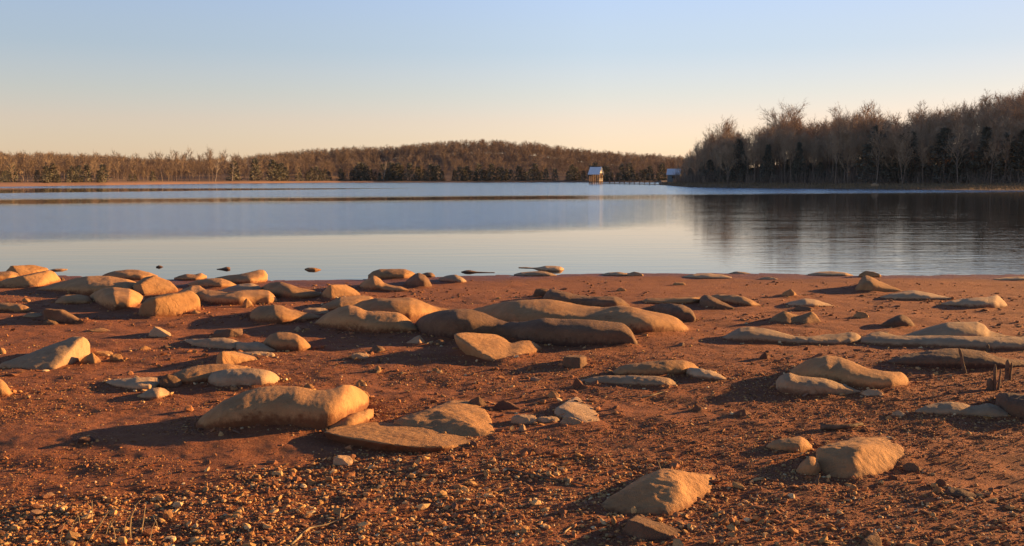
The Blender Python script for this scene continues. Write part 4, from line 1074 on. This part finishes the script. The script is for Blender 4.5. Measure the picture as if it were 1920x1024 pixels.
# right shore: the front and middle rows are trees of their own
G_R = 'bare trees of the wood on the right shore'
L_R = 'bare grey-brown winter tree in the wood on the right shore'
cand = []
for row, (off, step, n0, n1) in enumerate([(36, 13, 1292, 2010), (52, 14, 1286, 2010), (74, 15, 1268, 2030)]):
    px = n0
    while px < n1:
        cand.append((px + rt_.uniform(-5, 5), off + rt_.uniform(-7, 9), row)); px += step * rt_.uniform(.8, 1.2)
cnt = 0
for px, off, row in cand:
    y = float(np.interp(px, RGT_A, RGT_D)) + off; x = wx(px, y); g = float(height(x, y))
    room = top_h(px, y) - g
    h = min(room * rt_.uniform(.70, .90), [12, 15, 18][row] * rt_.uniform(.85, 1.1))
    if h < 2.5: continue
    p = BARE[cnt % 6]; cnt += 1
    put(p, x, y, (h / 14 * rt_.uniform(.85, 1.1) * (.62 if px < 1335 else 1), h / 14), rt_.uniform(0, 6.28), L_R, 'tree', G_R)
# trees that stand out on its skyline
for px, yt, w, lab in [(1477, 190, 1.35, 'tall bare tree with a wide open crown above the skyline, left in the right wood'),
                       (1355, 222, 1.3, 'rounded bare tree standing clear at the left end of the right wood'),
                       (1722, 184, .8, 'slender bare tree poking above the skyline of the right wood with a visible straight trunk'),
                       (1575, 192, 1.0, 'bare tree with dark upright limbs against the sky in the middle of the right wood'),
                       (1625, 186, 1.3, 'broad bare tree on the skyline just right of the middle of the right wood'),
                       (1850, 164, 1.0, 'bare tree on the crest of the hill near the right picture edge')]:
    y = float(np.interp(px, RGT_A, RGT_D)) + 66; x = wx(px, y); g = float(height(x, y)); h = (CAM_H + (336 - yt) / F * y - g) * .93
    k = {1477: 1, 1355: 5, 1722: 2, 1575: 0, 1625: 3, 1850: 4}[px]
    put(BARE[k], x, y, (h / 14 * w, h / 14), px, lab, 'tree')
# cedars along its front
for px, yt, w, lab in [(1640, 238, 1.25, 'tall dark cedar with a pointed top in the middle of the right shore'),
                       (1683, 252, 1.1, 'dark cedar left in the close pair right of the tall pointed one'),
                       (1703, 248, 1.1, 'dark cedar right in the close pair right of the tall pointed one'),
                       (1766, 242, 1.35, 'broad dark cedar standing alone between the pair and the right edge'),
                       (1803, 262, 1.0, 'smaller cedar just right of the broad lone one'),
                       (1843, 240, 1.15, 'tall dark cedar near the right edge, left of the last pair'),
                       (1883, 250, 1.1, 'dark cedar left in the last pair at the right picture edge'),
                       (1912, 246, 1.2, 'dark cedar at the right picture edge'),
                       (1567, 288, 1.0, 'small dark cedar left of the tall pointed one'),
                       (1495, 268, .9, 'narrow cedar below the tall open-crowned bare tree'),
                       (1437, 272, .9, 'narrow dark cedar in the left third of the right wood'),
                       (1382, 262, 1.1, 'dark cedar behind the rounded bare tree at the left of the right wood')]:
    y = float(np.interp(px, RGT_A, RGT_D)) + 36; x = wx(px, y); g = float(height(x, y)); h = CAM_H + (336 - yt) / F * y - g
    put(CED[px % 3], x, y, (h / 9 * w * 1.05, h / 9), px, lab, 'tree')
for i in range(34):
    px = 1296 + i * 19.5 + rt_.uniform(-7, 7)
    y = float(np.interp(px, RGT_A, RGT_D)) + rt_.uniform(36, 52); x = wx(px, y); h = rt_.uniform(3.0, 7.5)
    put(CED[i % 3], x, y, (h / 9 * 1.5, h / 9), i, 'low dark evergreen filling the foot of the right wood', 'tree', 'low evergreens at the foot of the right wood')
for px, yt in ((1835, 262), (1690, 275), (1700, 250)):
    pass

# far shore: front rows as trees of their own
def far_D(px): return float(np.interp(px, FAR_A, FAR_D))
n = 0; px = -40.
while px < 1290:
    y = far_D(px) + rt_.uniform(24, 75); x = wx(px, y); g = float(height(x, y))
    if not (1228 < px and y < np.interp(px, RGT_A, RGT_D) + 30):
        sec = 0 if px < 290 else (1 if px < 490 else (2 if px < 1090 else 3))
        top = np.interp(px, [0, 200, 300, 440, 490, 640, 900, 1290], [292, 292, 290, 287, 300, 304, 306, 306])
        h = min(13, max(5.5, (CAM_H + (336 - top) / F * y - g))) * rt_.uniform(.8, 1.08)
        lab = ['bare tree behind the sandy beach on the left far shore', 'sunlit bare tree on the point of the far shore left of the hill',
               'bare tree along the far shore below the centre hill', 'bare tree on the far shore behind the fishing shelter'][sec]
        put(FARB[n % 4], x, y, (h / 12 * rt_.uniform(.9, 1.2), h / 12), rt_.uniform(0, 6.28), lab, 'tree', lab.replace('bare tree', 'bare trees')); n += 1
    px += 9.0 * rt_.uniform(.7, 1.3)
print('far bare', n, 'right bare', cnt)
px = -40.; n2 = 0
while px < 1290:
    dens = (.7 if px < 290 else (1.0 if px > 490 else .18)) * (.6 + .4 * math.sin(px * .045) ** 2)
    y = far_D(px) + rt_.uniform(20, 34); x = wx(px, y)
    if rt_.random() < dens and not (1228 < px and y < np.interp(px, RGT_A, RGT_D) + 30):
        k = 1.0 if px < 300 else 1.75
        h = rt_.uniform(2.4, 6.6) * k
        lab = 'dark evergreen along the beach of the left far shore' if px < 480 else 'dark evergreen at the foot of the centre hill on the far shore'
        put(CEDF[n2 % 3], x, y, (h / 7 * 1.15, h / 7), rt_.uniform(0, 6.28), lab, 'tree', lab.replace('dark evergreen', 'dark evergreens')); n2 += 1
    px += 7.5 * rt_.uniform(.7, 1.3)
for px, yt, lab in [(406, 290, 'pale-barked tree leftmost on the sunlit far point'), (437, 284, 'pale-barked tree in the middle of the sunlit far point'),
                    (468, 286, 'pale-barked tree rightmost on the sunlit far point, beside the dark wood'), (720, 300, 'single pale-barked tree in front of the centre hill')]:
    y = far_D(px) + 18; x = wx(px, y); g = float(height(x, y)); h = CAM_H + (336 - yt) / F * y - g
    put(PALE, x, y, (h / 12, h / 12), px, lab, 'tree')

# ---- the woods behind, each one mass
def mass(name, geos, pts, mat, label):
    Vs, Ts = [], []; off = 0
    packs = [np.concatenate([g[0][0], g[1][0]]) for g in geos]; fcs = [np.concatenate([g[0][1], g[1][1] + len(g[0][0])]) for g in geos]
    for i, (x, y, z, s, h, rz) in enumerate(pts):
        v = packs[i % len(geos)]; c, sn = math.cos(rz), math.sin(rz)
        Vs.append(np.stack([(v[:, 0] * c - v[:, 1] * sn) * s + x, (v[:, 0] * sn + v[:, 1] * c) * s + y, v[:, 2] * h + z], -1)); Ts.append(fcs[i % len(geos)] + off); off += len(v)
    return tag(mesh_np(name, np.concatenate(Vs), [np.concatenate(Ts)], M[mat]), label, 'wood', kind='stuff')
GEO_MASS = [bare_tree_geo(240 + i, 12, limbs=11, subs=5, twigs=5, tlets=1, spread=1.5, tw=.075, clear=.06, flat=True) for i in range(4)]
pts = []
while len(pts) < 3000:
    px = rt_.uniform(-260, 1330); y = far_D(px) + 45 + 315 * rt_.random() ** .62
    if px > 1232 and y < np.interp(px, RGT_A, RGT_D) + 60: continue
    x = wx(px, y); g = float(height(x, y)); h = rt_.uniform(7.5, 11.5) / 12 * (1.0 if px > 480 else .82)
    pts.append((x, y, g, h * rt_.uniform(.95, 1.4), h, rt_.uniform(0, 6.28)))
for _ in range(1500):
    px = rt_.uniform(-260, 1300); y = far_D(px) + rt_.uniform(150, 375)
    x = wx(px, y); h = rt_.uniform(3.0, 5.5) / 12
    pts.append((x, y, float(height(x, y)) - .3, h * 1.9, h, rt_.uniform(0, 6.28)))
for _ in range(1000):
    px = rt_.uniform(480, 1280); y = far_D(px) + rt_.uniform(290, 430)
    x = wx(px, y); h = rt_.uniform(4.5, 8.5) / 12
    pts.append((x, y, float(height(x, y)) - .5, h * 1.5, h, rt_.uniform(0, 6.28)))
mass('hillside_wood', GEO_MASS, pts, 'twig_far', 'brown leafless wood covering the low hills beyond the lake')
GEO_MID = [bare_tree_geo(260 + i, 14, limbs=14, subs=5, twigs=4, tlets=2, spread=1.45, tw=.05, clear=.08) for i in range(3)]
pts = []
while len(pts) < 340:
    px = rt_.uniform(1290, 2250); y = float(np.interp(px, RGT_A, RGT_D)) + 62 + 115 * rt_.random()
    x = wx(px, y); g = float(height(x, y)); room = top_h(px, y) - g
    if room < 4: continue
    h = min(room * rt_.uniform(.66, .90), rt_.uniform(11, 15)) / 14
    pts.append((x, y, g, h * rt_.uniform(.9, 1.2), h, rt_.uniform(0, 6.28)))
for _ in range(210):
    px = rt_.uniform(1275, 1760); y = float(np.interp(px, RGT_A, RGT_D)) + rt_.uniform(48, 120); x = wx(px, y); h = rt_.uniform(4, 8.5) / 14
    if (top_h(px, y) - float(height(x, y))) * .95 < h * 14: continue
    pts.append((x, y, float(height(x, y)) - .6, h * 1.35, h, rt_.uniform(0, 6.28)))
mass('wood_behind', GEO_MID, pts, 'twig', 'dense leafless wood climbing the hill behind the trees of the right shore')

# undergrowth along the right shore and dry grass on its bank
def brush(n):
    px = RNG.uniform(1262, 2100, n); D = np.interp(px, RGT_A, RGT_D) + RNG.uniform(32, 75, n); x = (px - 960) / F * D; z = height(x, D)
    h = 1.0 + 3.6 * RNG.uniform(0, 1, n) ** 2; a = RNG.uniform(0, 6.28, n); w = RNG.uniform(.02, .06, n); lx = RNG.normal(0, .8, n); ly = RNG.normal(0, .5, n)
    V = np.stack([np.stack([x - np.cos(a) * w, D - np.sin(a) * w, z - .1], -1), np.stack([x + np.cos(a) * w, D + np.sin(a) * w, z - .1], -1), np.stack([x + lx, D + ly, z + h], -1)], 1).reshape(-1, 3)
    T = np.arange(n * 3).reshape(-1, 3)
    return tag(mesh_np('undergrowth', V, [T], M['brush']), 'leafless undergrowth at the foot of the right wood', 'undergrowth', kind='stuff')
brush(42000)
def bank_grass(n):
    px = RNG.uniform(1240, 2100, n); D = np.interp(px, RGT_A, RGT_D) + 1.5 + 30 * RNG.uniform(0, 1, n); x = (px - 960) / F * D; z = height(x, D)
    ok = z > .05; x, D, z = x[ok], D[ok], z[ok]; n = len(x)
    h = RNG.uniform(.12, .55, n); a = RNG.uniform(0, 6.28, n); w = RNG.uniform(.03, .08, n); lx = RNG.normal(0, .12, n)
    V = np.stack([np.stack([x - np.cos(a) * w, D - np.sin(a) * w, z - .05], -1), np.stack([x + np.cos(a) * w, D + np.sin(a) * w, z - .05], -1), np.stack([x + lx, D, z + h], -1)], 1).reshape(-1, 3)
    T = np.arange(n * 3).reshape(-1, 3)
    return tag(mesh_np('bank_grass', V, [T], M['grass']), 'dry tan grass on the bank in front of the right wood', 'grass', kind='stuff')
bank_grass(16000)

# pale stones lying on the right bank
for px, py, w, lab in ((1638, 343, 1.6, 'pale stone heap-like boulder on the grassy bank below the tall pointed cedar'), (1675, 349, .9, 'small pale stone low on the right bank near the water')):
    D = 190 if w < 1 else 212; x = wx(px, D); rock_v, rock_f = ico()
    v = rock_v * np.array([w * .6, w * .4, w * .45]) * (1 + RNG.normal(0, .14, (12, 1)))
    o = mesh_np('pale_boulder', v, [rock_f], M['G'], attrs={'stain_and_shade': ('POINT', 'FLOAT', np.zeros(12))}); o.location = (x, D, float(height(x, D)) + .15); tag(o, lab, 'boulder')
# ------------------------------------------------------------------ fishing shelter on posts, its walkway, and the cabin
def gable_roof(L, Wd, ze, zr, over, th=.07):
    mb = MB(); l = L / 2 + over; w = Wd / 2 + over
    sl = (zr - ze) / (Wd / 2); zo = ze - sl * over
    for s in (-1, 1):
        mb.add([(-l, s * w, zo), (l, s * w, zo), (l, 0, zr), (-l, 0, zr), (-l, s * w, zo - th), (l, s * w, zo - th), (l, 0, zr - th), (-l, 0, zr - th)],
               [(0, 1, 2, 3), (7, 6, 5, 4), (0, 4, 5, 1), (1, 5, 6, 2), (3, 2, 6, 7), (0, 3, 7, 4)])
    # standing seams
    nx = int(2 * l / .6)
    for i in range(1, nx):
        x = -l + 2 * l * i / nx
        for s in (-1, 1): mb.add([(x - .02, s * w, zo + .0), (x + .02, s * w, zo), (x + .02, 0, zr), (x - .02, 0, zr), (x - .02, s * w, zo + .05), (x + .02, s * w, zo + .05), (x + .02, 0, zr + .05), (x - .02, 0, zr + .05)],
                                 [(4, 5, 6, 7), (0, 1, 5, 4), (0, 4, 7, 3), (1, 2, 6, 5)])
    return mb

def shelter():
    D = 418; x = wx(1116.5, D); rz = -math.radians(30)
    rt = empty('fishing_shelter', (x, D, 0), rz)
    tag(rt, 'open wooden fishing shelter with a pale blue metal roof standing on posts in the lake', 'shelter')
    L, Wd, ze, zr, zd = 4.6, 3.6, 4.45, 7.0, 1.0
    gable_roof(L, Wd, ze, zr, .35).build('roof', M['roof'], rt)
    rg = MB(); rg.box(-L / 2 + .3, L / 2 - .3, -.12, .12, zr + .02, zr + .2); rg.build('ridge_cap', M['dark'], rt)
    for s in (-1, 1):
        g = MB(); a = s * (L / 2 - .05); b = s * (L / 2 + .05)
        g.add([(a, -Wd / 2, ze), (a, Wd / 2, ze), (a, 0, zr - .12), (b, -Wd / 2, ze), (b, Wd / 2, ze), (b, 0, zr - .12)], [(0, 2, 1), (3, 4, 5), (0, 1, 4, 3), (1, 2, 5, 4), (2, 0, 3, 5)])
        gb = g.build('gable', M['board'], rt)
        if s > 0:
            v = MB(); v.box(b + .003, b + .04, -.12, .12, ze + .4, ze + 1.5); v.build('vent', M['dark'], gb)
    for sx_1 in (-1, 1):
        for yy in (-1, 0, 1):
            for k in ((0, .85) if yy else (0,)):
                p = MB(); cx = sx_1 * (L / 2 - .2 - k); cy = yy * (Wd / 2 - .2)
                p.box(cx - .17, cx + .17, cy - .17, cy + .17, -1.6, ze + .1); p.build('post', M['post'], rt)
    f = MB(); f.box(-L / 2, L / 2, -Wd / 2, Wd / 2, zd - .2, zd); f.build('deck', M['wood'], rt)
    for s in (-1, 1):
        r = MB(); a = s * L / 2
        r.box(a - .06, a + .06, -Wd / 2, Wd / 2, zd + .95, zd + 1.12)
        r.box(a - .05, a + .05, -Wd / 2, Wd / 2, zd + .35, zd + .50)
        r.build('railing', M['board'] if s > 0 else M['post'], rt)
    for s in (-1, 1):
        br = MB()
        br.tube([(s * (L / 2 - .1), -Wd / 2 + .25, 2.9), (s * (L / 2 - .1), 0, 4.4)], .09, 5); br.tube([(s * (L / 2 - .1), Wd / 2 - .25, 2.9), (s * (L / 2 - .1), 0, 4.4)], .09, 5)
        br.build('brace', M['post'], rt)
shelter()

def walkway():
    D0, p0 = 415, 1131; D1, p1 = 350, 1240
    a = Vector((wx(p0, D0), D0, 0)); b = Vector((wx(p1, D1), D1, 0)); d = b - a; Lg = d.length; rz = math.atan2(d.y, d.x)
    rt = empty('walkway', a, rz); tag(rt, 'low wooden walkway on tall posts leading from the shelter to the right shore', 'walkway')
    m = MB(); m.box(0, Lg, -.7, .7, .12, .34); m.build('deck', M['wood'], rt)
    for px in (1147, 1165.5, 1184, 1203, 1222):
        # where the line of sight crosses the walkway
        t = 0
        for _ in range(40):
            P = a + d * t; t += ((px - 960) / F * P.y - P.x) / (d.x - (px - 960) / F * d.y)
        for s in (-1, 1):
            p = MB(); u = Lg * t + s * .35; p.box(u - .13, u + .13, s * .85 - .13, s * .85 + .13, -1.6, 2.35 if s < 0 else 2.1); p.build('post', M['post'], rt)
    r = MB(); r.box(Lg * .05, Lg * .95, .78, .84, 1.15, 1.24); r.build('handrail', M['wood'], rt)
walkway()

def cabin():
    D = 345; x = wx(1262.5, D); rz = -math.radians(17); z = float(height(x, D))
    rt = empty('cabin', (x, D, z), rz); tag(rt, 'small grey cabin with a blue-grey metal roof on the shore right of the walkway', 'cabin')
    L, Wd, ze, zr = 4.1, 3.2, 2.75, 4.45
    w = MB(); w.box(-L / 2, L / 2, -Wd / 2, Wd / 2, -.3, ze)
    for s in (-1, 1):
        a = s * (L / 2 - .06); b = s * L / 2
        w.add([(a, -Wd / 2, ze), (a, Wd / 2, ze), (a, 0, zr - .1), (b, -Wd / 2, ze), (b, Wd / 2, ze), (b, 0, zr - .1)], [(0, 2, 1), (3, 4, 5), (1, 2, 5, 4), (2, 0, 3, 5)])
    w.build('wall', M['cabin_wall'], rt)
    gable_roof(L, Wd, ze, zr, .3).build('roof', M['roof'], rt)
    for k in (-1, 1):
        t = MB(); t.box(L / 2 + .003, L / 2 + .05, k * (Wd / 2 - .15) - .14, k * (Wd / 2 - .15) + .14, 0, ze); t.build('corner_board', M['board'], rt)
    dd = MB(); dd.box(L / 2 + .003, L / 2 + .04, -.45, .45, 0, 2.0); dd.build('door', M['post'], rt)
    wi = MB(); wi.box(-.5, .5, -Wd / 2 - .04, -Wd / 2 - .003, 1.2, 2.0); wi.build('window', M['dark'], rt)
cabin()
